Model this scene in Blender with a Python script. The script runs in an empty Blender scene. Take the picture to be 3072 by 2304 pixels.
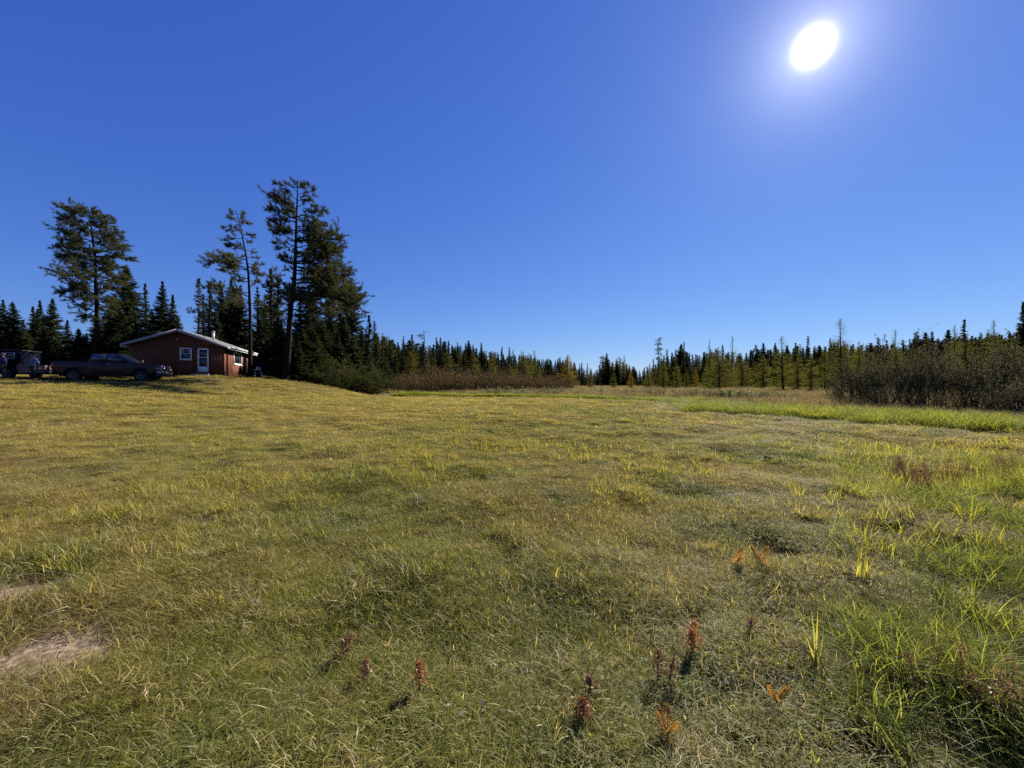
import bpy, bmesh, math, random
import numpy as np
from mathutils import Vector, Matrix, Euler

random.seed(7)
R = math.radians
SC = bpy.context.scene
COL = SC.collection

# ------------------------------------------------------------------ camera, sky, sun, exposure
W0, H0, F0 = 3072.0, 2304.0, 1154.0        # photograph size and its focal length in pixels
CX, CY = W0 / 2, H0 / 2
EYE = 1.6
cam_d = bpy.data.cameras.new('camera')
cam_d.sensor_width = 36.0
cam_d.lens = 36.0 * F0 / W0
cam_d.clip_start = 0.05
cam_d.clip_end = 6000
cam = bpy.data.objects.new('camera', cam_d)
COL.objects.link(cam)
cam.location = (0, 0, EYE)
cam.rotation_euler = (R(90), 0, 0)
SC.camera = cam

SUN_DIR = Vector((904.0, 1154.0, 1012.0)).normalized()   # towards the sun
SUN_EL = math.asin(SUN_DIR.z)
SUN_AZ = math.atan2(SUN_DIR.x, SUN_DIR.y)                # clockwise from +Y

world = bpy.data.worlds.new('World')
SC.world = world
world.use_nodes = True
nt = world.node_tree
nt.nodes.clear()
out = nt.nodes.new('ShaderNodeOutputWorld')
sky = nt.nodes.new('ShaderNodeTexSky')
sky.sky_type = 'NISHITA'
sky.sun_disc = False
sky.sun_elevation = SUN_EL
sky.sun_rotation = SUN_AZ
sky.altitude = 400
sky.air_density = 1.0
sky.dust_density = 0.0
sky.ozone_density = 1.5
sep = nt.nodes.new('ShaderNodeSeparateColor'); com = nt.nodes.new('ShaderNodeCombineColor')
nt.links.new(sky.outputs[0], sep.inputs[0])
for ch, (g, k) in enumerate(((1.03, .24), (.87, .445), (.5, 1.66))):     # a deep, clean autumn blue that pales towards the horizon
    pw = nt.nodes.new('ShaderNodeMath'); pw.operation = 'POWER'; pw.inputs[1].default_value = g
    ml = nt.nodes.new('ShaderNodeMath'); ml.operation = 'MULTIPLY'; ml.inputs[1].default_value = k
    nt.links.new(sep.outputs[ch], pw.inputs[0]); nt.links.new(pw.outputs[0], ml.inputs[0]); nt.links.new(ml.outputs[0], com.inputs[ch])
bg = nt.nodes.new('ShaderNodeBackground')
bg.inputs['Strength'].default_value = 0.0632
nt.links.new(com.outputs[0], bg.inputs['Color'])
# the sun itself stands in the picture: its over-exposed disc and the aureole of bright air round it
geo = nt.nodes.new('ShaderNodeTexCoord')
nrm = nt.nodes.new('ShaderNodeVectorMath'); nrm.operation = 'NORMALIZE'
nt.links.new(geo.outputs['Generated'], nrm.inputs[0])
dot = nt.nodes.new('ShaderNodeVectorMath'); dot.operation = 'DOT_PRODUCT'
dot.inputs[1].default_value = SUN_DIR
nt.links.new(nrm.outputs[0], dot.inputs[0])
acs = nt.nodes.new('ShaderNodeMath'); acs.operation = 'ARCCOSINE'
nt.links.new(dot.outputs['Value'], acs.inputs[0])
def wmath(op, a, b):
    n = nt.nodes.new('ShaderNodeMath'); n.operation = op
    for i, v in enumerate((a, b)):
        if v is None: continue
        if isinstance(v, (int, float)): n.inputs[i].default_value = v
        else: nt.links.new(v, n.inputs[i])
    return n.outputs[0]
def wexp(width, amp):       # amp * exp(-(angle/width))
    q = wmath('DIVIDE', acs.outputs[0], width)
    q = wmath('MULTIPLY', q, -1.0)
    q = wmath('EXPONENT', q, None)
    return wmath('MULTIPLY', q, amp)
def wgauss(width, amp):
    q = wmath('DIVIDE', acs.outputs[0], width)
    q = wmath('POWER', q, 2.0)
    q = wmath('MULTIPLY', q, -1.0)
    q = wmath('EXPONENT', q, None)
    return wmath('MULTIPLY', q, amp)
glow = wmath('ADD', wexp(R(2.6), 0.3), wmath('ADD', wexp(R(11), 0.055), wgauss(R(1.0), 2.4)))
bg2 = nt.nodes.new('ShaderNodeBackground')
bg2.inputs['Color'].default_value = (1.0, 0.97, 0.93, 1)
nt.links.new(glow, bg2.inputs['Strength'])
add = nt.nodes.new('ShaderNodeAddShader')
nt.links.new(bg.outputs[0], add.inputs[0])
nt.links.new(bg2.outputs[0], add.inputs[1])
nt.links.new(add.outputs[0], out.inputs['Surface'])

sun_d = bpy.data.lights.new('sun', 'SUN')
sun_d.energy = 5.0
sun_d.angle = R(0.53)
sun_d.color = (1.0, 0.93, 0.82)
sun = bpy.data.objects.new('sun', sun_d)
COL.objects.link(sun)
sun.rotation_euler = SUN_DIR.to_track_quat('Z', 'Y').to_euler()

vs = SC.view_settings
vs.view_transform = 'Standard'
vs.look = 'None'
vs.exposure = 1.5
vs.gamma = 1.0
vs.use_curve_mapping = False
SC.render.engine = 'CYCLES'
SC.cycles.max_bounces = 6
SC.cycles.diffuse_bounces = 3
SC.cycles.glossy_bounces = 2
SC.cycles.transmission_bounces = 3
SC.cycles.use_adaptive_sampling = True
SC.cycles.use_denoising = False

# ------------------------------------------------------------------ noise and terrain
def _hash(ix, iy, seed):
    n = (ix.astype(np.int64) * 374761393 + iy.astype(np.int64) * 668265263 + seed * 974711) & 0x7fffffff
    n = ((n ^ (n >> 13)) * 1274126177) & 0x7fffffff
    n = n ^ (n >> 16)
    return (n & 0xffff) / 65535.0
def vnoise(x, y, scale, seed=0):
    x = np.asarray(x, float) / scale; y = np.asarray(y, float) / scale
    ix = np.floor(x); iy = np.floor(y)
    fx = x - ix; fy = y - iy
    fx = fx * fx * (3 - 2 * fx); fy = fy * fy * (3 - 2 * fy)
    a = _hash(ix, iy, seed); b = _hash(ix + 1, iy, seed)
    c = _hash(ix, iy + 1, seed); d = _hash(ix + 1, iy + 1, seed)
    return (a * (1 - fx) + b * fx) * (1 - fy) + (c * (1 - fx) + d * fx) * fy     # 0..1
def fbm(x, y, scale, seed=0, o=3):
    s = 0; a = 1; t = 0
    for i in range(o):
        s = s + a * vnoise(x, y, scale / 2 ** i, seed + i * 17); t += a; a *= 0.5
    return s / t

CP = np.array([  # x, y, ground height
    (0, 0, 0), (0, 3, 0), (-4, 3, 0.02), (4, 3, 0), (0, 10, 0), (0, 20, -0.02), (0, 35, 0), (8, 10, 0), (15, 12, 0),
    (12, 20, 0), (24, 14, 0), (20, 28, 0.02), (14, 36, 0), (6, 44, 0), (-10, 50, 0.05), (40, 20, 0.1), (40, 45, 0.2), (20, 60, 0.2),
    (-8, 6, 0.06), (-12, 12, 0.25), (-10, 20, 0.25), (-8, 30, 0.12), (-10, 38, 0.12),
    (-18, 12, 0.6), (-18, 20, 0.85), (-26, 21, 1.5), (-33, 19, 1.54), (-31, 23, 1.6), (-24, 12, 0.9),
    (-20, 28, 1.25), (-14, 28, 0.5), (-15, 35, 0.6), (-24, 25.5, 1.56),
    (-29.7, 26, 1.74), (-26.5, 28, 1.75), (-33.5, 25.3, 1.95), (-36, 24, 2.0), (-31.6, 31.9, 2.26), (-25.45, 34, 2.37),
    (-27.9, 41.4, 2.4), (-34, 39, 2.4), (-24.5, 36, 2.19), (-20.8, 36, 1.97), (-20.3, 40, 1.6), (-18.8, 42, 1.0), (-17, 43.5, 0.35),
    (-14, 47, 0.05), (-22, 47, 1.5), (-45, 32, 2.5), (-43, 40, 2.5), (-60, 48, 2.7), (-34, 55, 2.4), (-20, 60, 0.6),
    (-100, 100, 3), (-60, 90, 2.2), (-20, 85, 0.3), (0, 110, 0.3), (20, 140, 0.4), (60, 100, 0.4), (42, 90, 0.3), (60, 60, 0.4), (66, 50, 0.5), (100, 100, 1),
    (0, 220, 1.0), (100, 250, 2), (-100, 250, 4), (200, 100, 2), (-200, 100, 4), (0, -25, 0), (-40, -25, 0.5), (40, -25, 0), (-60, 0, 1.6), (60, 0, 0.2),
    (-250, -100, 2), (250, -100, 1), (0, -250, 0), (0, 400, 3), (300, 400, 4), (-300, 400, 5)], float)
def _k(r2, c=2.5): return np.sqrt(r2 + c * c)
_A = _k(((CP[:, None, :2] - CP[None, :, :2]) ** 2).sum(-1))
_n = len(CP)
_P = np.hstack([np.ones((_n, 1)), CP[:, :2] / 50])
_M = np.zeros((_n + 3, _n + 3)); _M[:_n, :_n] = _A - 0.15 * np.eye(_n); _M[:_n, _n:] = _P; _M[_n:, :_n] = _P.T
_w = np.linalg.solve(_M, np.concatenate([CP[:, 2], np.zeros(3)]))
CREEK = np.array([(-30, 62), (-12, 56), (4, 50), (14, 44), (20, 38.5), (25, 34), (30, 31), (50, 26), (90, 20)], float)
def dist_poly(x, y, pts):
    x = np.asarray(x, float); y = np.asarray(y, float)
    d = np.full(x.shape, 1e9)
    for (ax, ay), (bx, by) in zip(pts[:-1], pts[1:]):
        vx, vy = bx - ax, by - ay
        t = np.clip(((x - ax) * vx + (y - ay) * vy) / (vx * vx + vy * vy), 0, 1)
        d = np.minimum(d, np.hypot(x - ax - t * vx, y - ay - t * vy))
    return d
def hgt(x, y):
    x = np.atleast_1d(np.asarray(x, float)); y = np.atleast_1d(np.asarray(y, float))
    sh = x.shape; x = x.ravel(); y = y.ravel()
    r = np.hypot(x, y)
    k = np.minimum(1, 420 / np.maximum(r, 1e-6)); xe, ye = x * k, y * k
    o = np.zeros(len(x))
    for i in range(0, len(x), 20000):
        s = slice(i, i + 20000)
        d2 = (xe[s, None] - CP[None, :, 0]) ** 2 + (ye[s, None] - CP[None, :, 1]) ** 2
        o[s] = _k(d2) @ _w[:_n] + _w[_n] + _w[_n + 1] * xe[s] / 50 + _w[_n + 2] * ye[s] / 50
    am = np.clip(1.2 - r / 80, 0.15, 1)
    o += am * ((fbm(x, y, 3.2, 3) - 0.5) * 0.22 + (fbm(x, y, 0.8, 9, 2) - 0.5) * 0.22)
    dc = dist_poly(x, y, CREEK)
    o -= 0.55 * np.exp(-(dc / 1.3) ** 2)
    return o.reshape(sh)
def hz(x, y): return float(hgt(x, y)[0])
def at(u, v, Y):                       # a photo pixel at a known depth
    return Vector(((u - CX) / F0 * Y, Y, EYE + (CY - v) / F0 * Y))
def on_ground(u, v):                   # the ground seen at a photo pixel
    Ys = np.geomspace(1.2, 300, 1500)
    X = (u - CX) / F0 * Ys; Z = EYE + (CY - v) / F0 * Ys
    g = hgt(X, Ys)
    i = np.argmax(Z <= g)
    if not (Z <= g).any(): i = len(Ys) - 1
    return Vector((X[i], Ys[i], g[i]))

FRONT = np.array([(60, 1), (24, 7.5), (15.3, 11.5), (14.5, 14.4), (14, 16.8), (12.5, 18.8), (9.8, 21.5), (11.6, 26), (13.6, 31), (13.2, 37), (6, 44), (-2, 48), (-10.8, 50.5), (-15, 47), (-18.5, 43.2), (-21, 41.5), (-23.5, 44)], float)
LAWN = np.vstack([FRONT, [(-28, 50), (-80, 62), (-80, -30), (60, -30)]])
def inside(x, y, poly):
    x = np.asarray(x, float); y = np.asarray(y, float)
    c = np.zeros(x.shape, bool); n = len(poly); j = n - 1
    for i in range(n):
        xi, yi = poly[i]; xj, yj = poly[j]
        if yi != yj:
            c ^= ((yi > y) != (yj > y)) & (x < (xj - xi) * (y - yi) / (yj - yi) + xi)
        j = i
    return c
# bare, trodden patches (x, y, rx, ry)
BARE = [(-2.62, 2.2, .36, .26, 1), (-3.78, 2.88, .42, .3, 1), (-3.6, 4.5, .34, .15, .8), (-2.5, 4.95, .25, .12, .7), (1.2, 2.55, .18, .1, .5), (1.1, 3.15, .22, .08, .4),
        (2.0, 3.0, .14, .1, .4), (-.62, 1.75, .12, .08, .4), (2.3, 8.3, .8, .2, .5), (1.1, 2.1, .08, .16, .5), (1.0, 1.72, .08, .1, .5), (4.0, 4.2, .25, .1, .4), (-4.9, 6.6, .4, .15, .6), (1.75, 1.72, .12, .08, .4)]
_rb = np.random.default_rng(99)
SOIL = [(a, b, c, d, e) for a, b, c, d, e in BARE if e < .6] + [(_rb.uniform(.35, 1.25) * y_, y_, _rb.uniform(.08, .26) * (.6 + y_ * .2), _rb.uniform(.05, .11) * (.6 + y_ * .2), 1) for y_ in _rb.uniform(1.5, 5.2, 62)]
SOIL += [(_rb.uniform(-1.2, .3) * y_, y_, _rb.uniform(.06, .16) * (.6 + y_ * .2), _rb.uniform(.04, .09) * (.6 + y_ * .2), 1) for y_ in _rb.uniform(1.5, 6.5, 44)]
BARE = [b for b in BARE if b[4] >= .6]
def soil_mask(x, y):
    m = np.zeros(np.shape(x))
    for bx, by, rx, ry, st in SOIL:
        q = ((x - bx) / rx) ** 2 + ((y - by) / ry) ** 2
        m = np.maximum(m, np.clip(1.6 - q, 0, 1))
    return m
def bare_mask(x, y):
    m = np.zeros(np.shape(x))
    for bx, by, rx, ry, st in BARE:
        q = ((x - bx) / rx) ** 2 + ((y - by) / ry) ** 2
        m = np.maximum(m, np.clip(1.4 - q, 0, 1) * st)
    return m

# ------------------------------------------------------------------ mesh helpers
def mk_mesh(name, V, faces):
    """V (n,3); faces: list of (m,k) int arrays"""
    me = bpy.data.meshes.new(name)
    V = np.asarray(V, np.float32)
    faces = [np.asarray(f, np.int32) for f in faces if len(f)]
    me.vertices.add(len(V)); me.vertices.foreach_set('co', V.ravel())
    nl = sum(f.size for f in faces); npoly = sum(len(f) for f in faces)
    me.loops.add(nl); me.polygons.add(npoly)
    me.loops.foreach_set('vertex_index', np.concatenate([f.ravel() for f in faces]))
    ls = []; st = 0
    for f in faces:
        ls.append(st + np.arange(len(f)) * f.shape[1]); st += f.size
    me.polygons.foreach_set('loop_start', np.concatenate(ls).astype(np.int32))
    me.update(calc_edges=True); me.validate()
    return me
def link(name, data, parent=None, mat=None, loc=None, rot=None, smooth=False):
    o = bpy.data.objects.new(name, data); COL.objects.link(o)
    if parent: o.parent = parent
    if mat is not None:
        data.materials.clear(); data.materials.append(mat)
    if loc is not None: o.location = loc
    if rot is not None: o.rotation_euler = rot
    if smooth: data.polygons.foreach_set('use_smooth', [True] * len(data.polygons))
    return o
def empty(name, loc=(0, 0, 0), rotz=0.0, label=None, cat=None, group=None):
    o = bpy.data.objects.new(name, None); COL.objects.link(o)
    o.empty_display_size = 0.2
    o.location = loc; o.rotation_euler = (0, 0, rotz)
    tag(o, label, cat, group)
    return o
def tag(o, label=None, cat=None, group=None, kind=None):
    if label: o['label'] = label
    if cat: o['category'] = cat
    if group: o['group'] = group
    if kind: o['kind'] = kind
    return o
class MB:
    def __init__(s): s.V = []; s.F = {}; s.n = 0
    def add(s, V, F):
        V = np.asarray(V, float).reshape(-1, 3); F = np.asarray(F, int)
        s.F.setdefault(F.shape[1], []).append(F + s.n); s.V.append(V); s.n += len(V)
    def box(s, x0, x1, y0, y1, z0, z1):
        V = [(x, y, z) for z in (z0, z1) for y in (y0, y1) for x in (x0, x1)]
        s.add(V, [(0, 2, 3, 1), (4, 5, 7, 6), (0, 1, 5, 4), (2, 6, 7, 3), (0, 4, 6, 2), (1, 3, 7, 5)])
    def tubes(s, P0, P1, R0, R1, k=5):
        P0 = np.asarray(P0, float); P1 = np.asarray(P1, float); N = len(P0)
        if N == 0: return
        R0 = np.broadcast_to(np.asarray(R0, float), (N,)); R1 = np.broadcast_to(np.asarray(R1, float), (N,))
        D = P1 - P0; D /= np.maximum(np.linalg.norm(D, axis=1, keepdims=True), 1e-9)
        ref = np.where(np.abs(D[:, 2:3]) > 0.9, np.array([[1., 0, 0]]), np.array([[0, 0, 1.]]))
        A = np.cross(D, ref); A /= np.linalg.norm(A, axis=1, keepdims=True); B = np.cross(D, A)
        an = np.arange(k) * 2 * np.pi / k
        c = np.cos(an)[None, :, None]; q = np.sin(an)[None, :, None]
        ring = A[:, None] * c + B[:, None] * q
        V = np.concatenate([P0[:, None] + ring * R0[:, None, None], P1[:, None] + ring * R1[:, None, None]], 1).reshape(-1, 3)
        i = np.arange(k); j = (i + 1) % k
        f = np.stack([i, j, j + k, i + k], 1)
        F = (f[None] + (np.arange(N) * 2 * k)[:, None, None]).reshape(-1, 4)
        s.add(V, F)
    def path(s, pts, rad, k=8, cap=True):
        """one continuous tube along a path"""
        pts = np.asarray(pts, float); n = len(pts); rad = np.broadcast_to(np.asarray(rad, float), (n,))
        T = np.gradient(pts, axis=0); T /= np.linalg.norm(T, axis=1, keepdims=True)
        ref = np.array([1., 0, 0]) if abs(T[0, 2]) > 0.8 else np.array([0, 0, 1.])
        V = []
        for i in range(n):
            a = np.cross(T[i], ref); a /= np.linalg.norm(a); b = np.cross(T[i], a)
            an = np.arange(k) * 2 * np.pi / k
            V.append(pts[i] + rad[i] * (np.cos(an)[:, None] * a + np.sin(an)[:, None] * b))
        F = []
        for i in range(n - 1):
            for j in range(k):
                F.append((i * k + j, i * k + (j + 1) % k, (i + 1) * k + (j + 1) % k, (i + 1) * k + j))
        V = np.concatenate(V)
        s.add(V, F)
        if cap:
            base = s.n - len(V)
            for i0, c in ((0, pts[0]), ((n - 1) * k, pts[-1])):
                s.add([c], np.zeros((0, 3), int))
                ci = s.n - 1
                s.F.setdefault(3, []).append(np.array([(base + i0 + j, base + i0 + (j + 1) % k, ci) for j in range(k)]))
    def prism(s, prof, y0, y1, axis='y'):
        """prof: list of (a,b) polygon in x,z; extruded along y"""
        n = len(prof)
        V = [(a, y0, b) for a, b in prof] + [(a, y1, b) for a, b in prof]
        s.add(V, [(i, (i + 1) % n, n + (i + 1) % n, n + i) for i in range(n)])
        base = s.n - 2 * n
        s.F.setdefault(n, []).append(np.array([[base + i for i in range(n)]]))
        s.F.setdefault(n, []).append(np.array([[base + n + i for i in range(n - 1, -1, -1)]]))
    def needles(s, C, D, L, Wd, rng, spread=0.5):
        """single triangles: base at C, pointing along D (jittered)"""
        N = len(C)
        D = D + rng.normal(0, spread, (N, 3)); D /= np.linalg.norm(D, axis=1, keepdims=True)
        Pn = np.cross(D, rng.normal(0, 1, (N, 3))); Pn /= np.maximum(np.linalg.norm(Pn, axis=1, keepdims=True), 1e-6)
        L = np.broadcast_to(L, (N,))[:, None]; Wd = np.broadcast_to(Wd, (N,))[:, None]
        V = np.stack([C + Pn * Wd * .5, C - Pn * Wd * .5, C + D * L], 1).reshape(-1, 3)
        s.add(V, np.arange(3 * N).reshape(-1, 3))
    def leaves(s, C, D, L, Wd, rng):
        N = len(C)
        D = D / np.linalg.norm(D, axis=1, keepdims=True)
        Pn = np.cross(D, rng.normal(0, 1, (N, 3))); Pn /= np.maximum(np.linalg.norm(Pn, axis=1, keepdims=True), 1e-6)
        L = np.broadcast_to(L, (N,))[:, None]; Wd = np.broadcast_to(Wd, (N,))[:, None]
        V = np.stack([C, C + D * L * .5 + Pn * Wd * .5, C + D * L, C + D * L * .5 - Pn * Wd * .5], 1).reshape(-1, 3)
        s.add(V, np.arange(4 * N).reshape(-1, 4))
    def mesh(s, name):
        return mk_mesh(name, np.concatenate(s.V) if s.V else np.zeros((0, 3)), [np.concatenate(v) for v in s.F.values()])
    def build(s, name, mat, parent=None, smooth=False, **kw):
        me = s.mesh(name)
        if len(me.polygons) < 3000:
            bm = bmesh.new(); bm.from_mesh(me); bmesh.ops.recalc_face_normals(bm, faces=bm.faces); bm.to_mesh(me); bm.free()
        return link(name, me, parent, mat, smooth=smooth, **kw)

# ------------------------------------------------------------------ materials
def newmat(name):
    m = bpy.data.materials.new(name); m.use_nodes = True
    m.node_tree.nodes.clear()
    return m, m.node_tree
def nd(t, typ, **kw):
    n = t.nodes.new(typ)
    for k, v in kw.items(): setattr(n, k, v)
    return n
def setin(t, n, key, v):
    if v is None: return
    if hasattr(v, 'links'): t.links.new(v, n.inputs[key])
    else: n.inputs[key].default_value = v
def c4(c): return (c[0], c[1], c[2], 1)
def mixc(t, fac, a, b, mode='MIX'):
    n = nd(t, 'ShaderNodeMix', data_type='RGBA', blend_type=mode)
    n.clamp_factor = True
    setin(t, n, 0, fac)
    setin(t, n, 6, c4(a) if isinstance(a, tuple) else a)
    setin(t, n, 7, c4(b) if isinstance(b, tuple) else b)
    return n.outputs[2]
def ramp(t, fac, lo, hi):
    n = nd(t, 'ShaderNodeMapRange'); n.interpolation_type = 'SMOOTHSTEP'
    setin(t, n, 0, fac); n.inputs[1].default_value = lo; n.inputs[2].default_value = hi
    return n.outputs[0]
def mth(t, op, a, b=None):
    n = nd(t, 'ShaderNodeMath', operation=op)
    setin(t, n, 0, a); setin(t, n, 1, b)
    return n.outputs[0]
def noise(t, scale, detail=3, vec=None, rough=0.55):
    n = nd(t, 'ShaderNodeTexNoise'); n.inputs['Scale'].default_value = scale
    n.inputs['Detail'].default_value = detail; n.inputs['Roughness'].default_value = rough
    if vec is not None: t.links.new(vec, n.inputs['Vector'])
    return n.outputs['Fac']
def wpos(t): return nd(t, 'ShaderNodeNewGeometry').outputs['Position']
def finish(m, t, shader):
    o = nd(t, 'ShaderNodeOutputMaterial'); t.links.new(shader, o.inputs['Surface']); return m
def leafy(t, col, transl, tcol=None, gloss=0.04, rough=0.4):
    d = nd(t, 'ShaderNodeBsdfDiffuse'); setin(t, d, 'Color', col)
    tr = nd(t, 'ShaderNodeBsdfTranslucent'); setin(t, tr, 'Color', mixc(t, 1.0, col, (1.45, 1.32, .8), 'MULTIPLY'))
    m = nd(t, 'ShaderNodeMixShader'); m.inputs[0].default_value = transl
    t.links.new(d.outputs[0], m.inputs[1]); t.links.new(tr.outputs[0], m.inputs[2])
    if gloss <= 0: return m.outputs[0]
    g = nd(t, 'ShaderNodeBsdfGlossy'); g.inputs['Roughness'].default_value = rough
    g.inputs['Color'].default_value = (1, 1, 1, 1)
    m2 = nd(t, 'ShaderNodeMixShader'); m2.inputs[0].default_value = gloss
    t.links.new(m.outputs[0], m2.inputs[1]); t.links.new(g.outputs[0], m2.inputs[2])
    return m2.outputs[0]
def foliage(name, c1, c2, transl=0.35, gloss=0.03, rough=0.45, patch=None, k=.8):
    c1 = tuple(x * k for x in c1); c2 = tuple(x * k for x in c2); patch = patch and tuple(x * k for x in patch)
    m, t = newmat(name)
    isl = nd(t, 'ShaderNodeNewGeometry').outputs['Random Per Island']
    col = mixc(t, isl, c1, c2)
    ob = nd(t, 'ShaderNodeObjectInfo').outputs['Random']
    if patch: col = mixc(t, mth(t, 'MULTIPLY', ramp(t, noise(t, 0.7, 2, wpos(t)), .5, .75), .7), col, patch)
    col = mixc(t, mth(t, 'MULTIPLY', ob, 0.55), col, tuple(x * 0.4 for x in c1))
    return finish(m, t, leafy(t, col, transl, gloss=gloss, rough=rough))
def plain(name, col, rough=0.7, metal=0.0, var=0.12, scale=6.0, spec=0.3, coat=0.0, stretch=(1, 1, 1), bump=0.0):
    if not metal: col = tuple(x * .76 for x in col)
    m, t = newmat(name)
    tc = nd(t, 'ShaderNodeTexCoord'); mp = nd(t, 'ShaderNodeMapping'); mp.inputs['Scale'].default_value = stretch
    t.links.new(tc.outputs['Object'], mp.inputs['Vector'])
    nz = noise(t, scale, 4, mp.outputs[0])
    c = mixc(t, nz, tuple(x * (1 - var) for x in col), tuple(min(1, x * (1 + var)) for x in col))
    p = nd(t, 'ShaderNodeBsdfPrincipled')
    setin(t, p, 'Base Color', c); p.inputs['Roughness'].default_value = rough; p.inputs['Metallic'].default_value = metal
    p.inputs['Specular IOR Level'].default_value = spec
    p.inputs['Coat Weight'].default_value = coat; p.inputs['Coat Roughness'].default_value = 0.05
    if bump:
        b = nd(t, 'ShaderNodeBump'); b.inputs['Strength'].default_value = bump; b.inputs['Distance'].default_value = 0.02
        t.links.new(nz, b.inputs['Height']); t.links.new(b.outputs[0], p.inputs['Normal'])
    return finish(m, t, p.outputs[0])

def field_color(t):
    """the patchy colour of the field: olive, green, straw and russet patches by place"""
    p = wpos(t)
    sx = nd(t, 'ShaderNodeSeparateXYZ'); t.links.new(p, sx.inputs[0])
    a = noise(t, 0.16, 4, p); b = noise(t, 0.55, 4, p); c = noise(t, 1.9, 3, p)
    base = mixc(t, ramp(t, a, .36, .62), (.185, .21, .032), (.31, .25, .075))
    base = mixc(t, mth(t, 'MULTIPLY', ramp(t, b, .49, .63), .85), base, (.10, .15, .024))
    base = mixc(t, mth(t, 'MULTIPLY', ramp(t, c, .56, .72), .55), base, (.38, .30, .14))
    left = mth(t, 'MULTIPLY', ramp(t, mth(t, 'SUBTRACT', mth(t, 'MULTIPLY', sx.outputs['Y'], .55), sx.outputs['X']), 4.0, 17.0), .55)
    base = mixc(t, mth(t, 'MULTIPLY', ramp(t, noise(t, .31, 3, p), .53, .66), .55), base, (.20, .165, .085))
    base = mixc(t, left, base, (.44, .37, .14))
    red = noise(t, 0.23, 3, p)
    base = mixc(t, mth(t, 'MULTIPLY', ramp(t, red, .57, .7), .4), base, (.24, .13, .07))
    return mixc(t, 1.0, base, (.74, .72, .62), 'MULTIPLY')

def make_ground_mat():
    m, t = newmat('ground soil and thatch')
    fc = field_color(t)
    p = wpos(t)
    fine = noise(t, 14, 4, p, .7)
    vc = nd(t, 'ShaderNodeVertexColor'); vc.layer_name = 'mask'
    sep = nd(t, 'ShaderNodeSeparateColor'); t.links.new(vc.outputs['Color'], sep.inputs[0])
    thatch = mixc(t, noise(t, 70, 4, p, .7), (.012, .010, .006), (.095, .075, .04))
    base = mixc(t, .22, thatch, fc)
    dirt = mixc(t, ramp(t, noise(t, 30, 6, p, .75), .3, .72), (.055, .038, .026), (.27, .205, .145))
    dirt = mixc(t, mth(t, 'MULTIPLY', ramp(t, noise(t, 9, 4, p), .48, .62), .6), dirt, (.10, .075, .045))
    base = mixc(t, sep.outputs[0], base, dirt)
    marsh = mixc(t, noise(t, .8, 3, p), (.09, .06, .035), (.17, .125, .07))
    base = mixc(t, sep.outputs[1], base, marsh)
    forest = mixc(t, noise(t, 1.5, 3, p), (.02, .016, .009), (.05, .04, .02))
    base = mixc(t, sep.outputs[2], base, forest)
    d = nd(t, 'ShaderNodeBsdfDiffuse'); t.links.new(base, d.inputs['Color'])
    b = nd(t, 'ShaderNodeBump'); b.inputs['Strength'].default_value = .6; b.inputs['Distance'].default_value = .03
    t.links.new(fine, b.inputs['Height']); t.links.new(b.outputs[0], d.inputs['Normal'])
    return finish(m, t, d.outputs[0])
def make_grass_mat(name, straw=(.42, .34, .17), amount=.22, tint=None, tintf=0.0, transl=.55, gloss=.012):
    m, t = newmat(name)
    fc = field_color(t)
    if tint: fc = mixc(t, tintf, fc, tint)
    isl = nd(t, 'ShaderNodeNewGeometry').outputs['Random Per Island']
    ob = nd(t, 'ShaderNodeObjectInfo').outputs['Random']
    col = mixc(t, mth(t, 'MULTIPLY', ramp(t, isl, 1 - amount, 1.0 - amount + .04), .85), fc, straw)
    col = mixc(t, mth(t, 'MULTIPLY', ob, .35), col, (.16, .19, .035))
    dk = mixc(t, isl, (.7, .7, .7), (1.25, 1.25, 1.25))
    col = mixc(t, 1.0, col, dk, 'MULTIPLY')
    return finish(m, t, leafy(t, col, transl, gloss=gloss, rough=.5))

M = {}
M['ground'] = make_ground_mat()
M['grass'] = make_grass_mat('meadow grass blades')
M['straw'] = foliage('dry straw blades', (.30, .235, .125), (.50, .41, .25), .45, .012)
M['yellowgrass'] = foliage('yellow green sedge blades', (.22, .235, .035), (.40, .37, .075), .6, .006, .45)
M['sedge'] = foliage('green sedge blades', (.13, .185, .035), (.31, .33, .065), .55, .006, .45, patch=(.42, .39, .08))
M['reed'] = foliage('brown marsh reed', (.16, .13, .08), (.33, .27, .17), .45, .003, patch=(.19, .20, .085))
M['litter'] = foliage('bleached litter', (.24, .21, .16), (.46, .43, .37), .3, 0)
M['bark'] = plain('grey brown pine bark', (.016, .012, .010), .95, var=.5, scale=9, stretch=(1, 1, .25), bump=.6, spec=.1)
M['darkbark'] = plain('dark spruce bark', (.035, .028, .022), .95, var=.4, scale=9, spec=.1)
M['spruce'] = foliage('dark spruce needles', (.016, .028, .014), (.055, .068, .028), .3, .006, .4)
M['pine'] = foliage('pine needles', (.04, .056, .03), (.105, .105, .05), .38, .006, .45)
M['larch'] = foliage('olive larch needles', (.075, .09, .024), (.155, .15, .04), .5, 0)
M['goldlarch'] = foliage('golden larch needles', (.17, .125, .025), (.27, .19, .04), .5, 0)
M['twig'] = foliage('brown alder twigs', (.07, .048, .038), (.15, .10, .075), .1, 0)
M['alderleaf'] = foliage('olive alder leaves', (.085, .068, .035), (.17, .13, .055), .4, .012)
M['willowleaf'] = foliage('dull willow leaves', (.032, .042, .034), (.15, .15, .11), .36, 0, .35)
M['greenleaf'] = foliage('dark green shrub leaves', (.035, .055, .02), (.10, .115, .04), .4, 0)
M['paleleaf'] = foliage('pale shrub leaves', (.07, .09, .05), (.36, .38, .27), .4, 0, .3)
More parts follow.
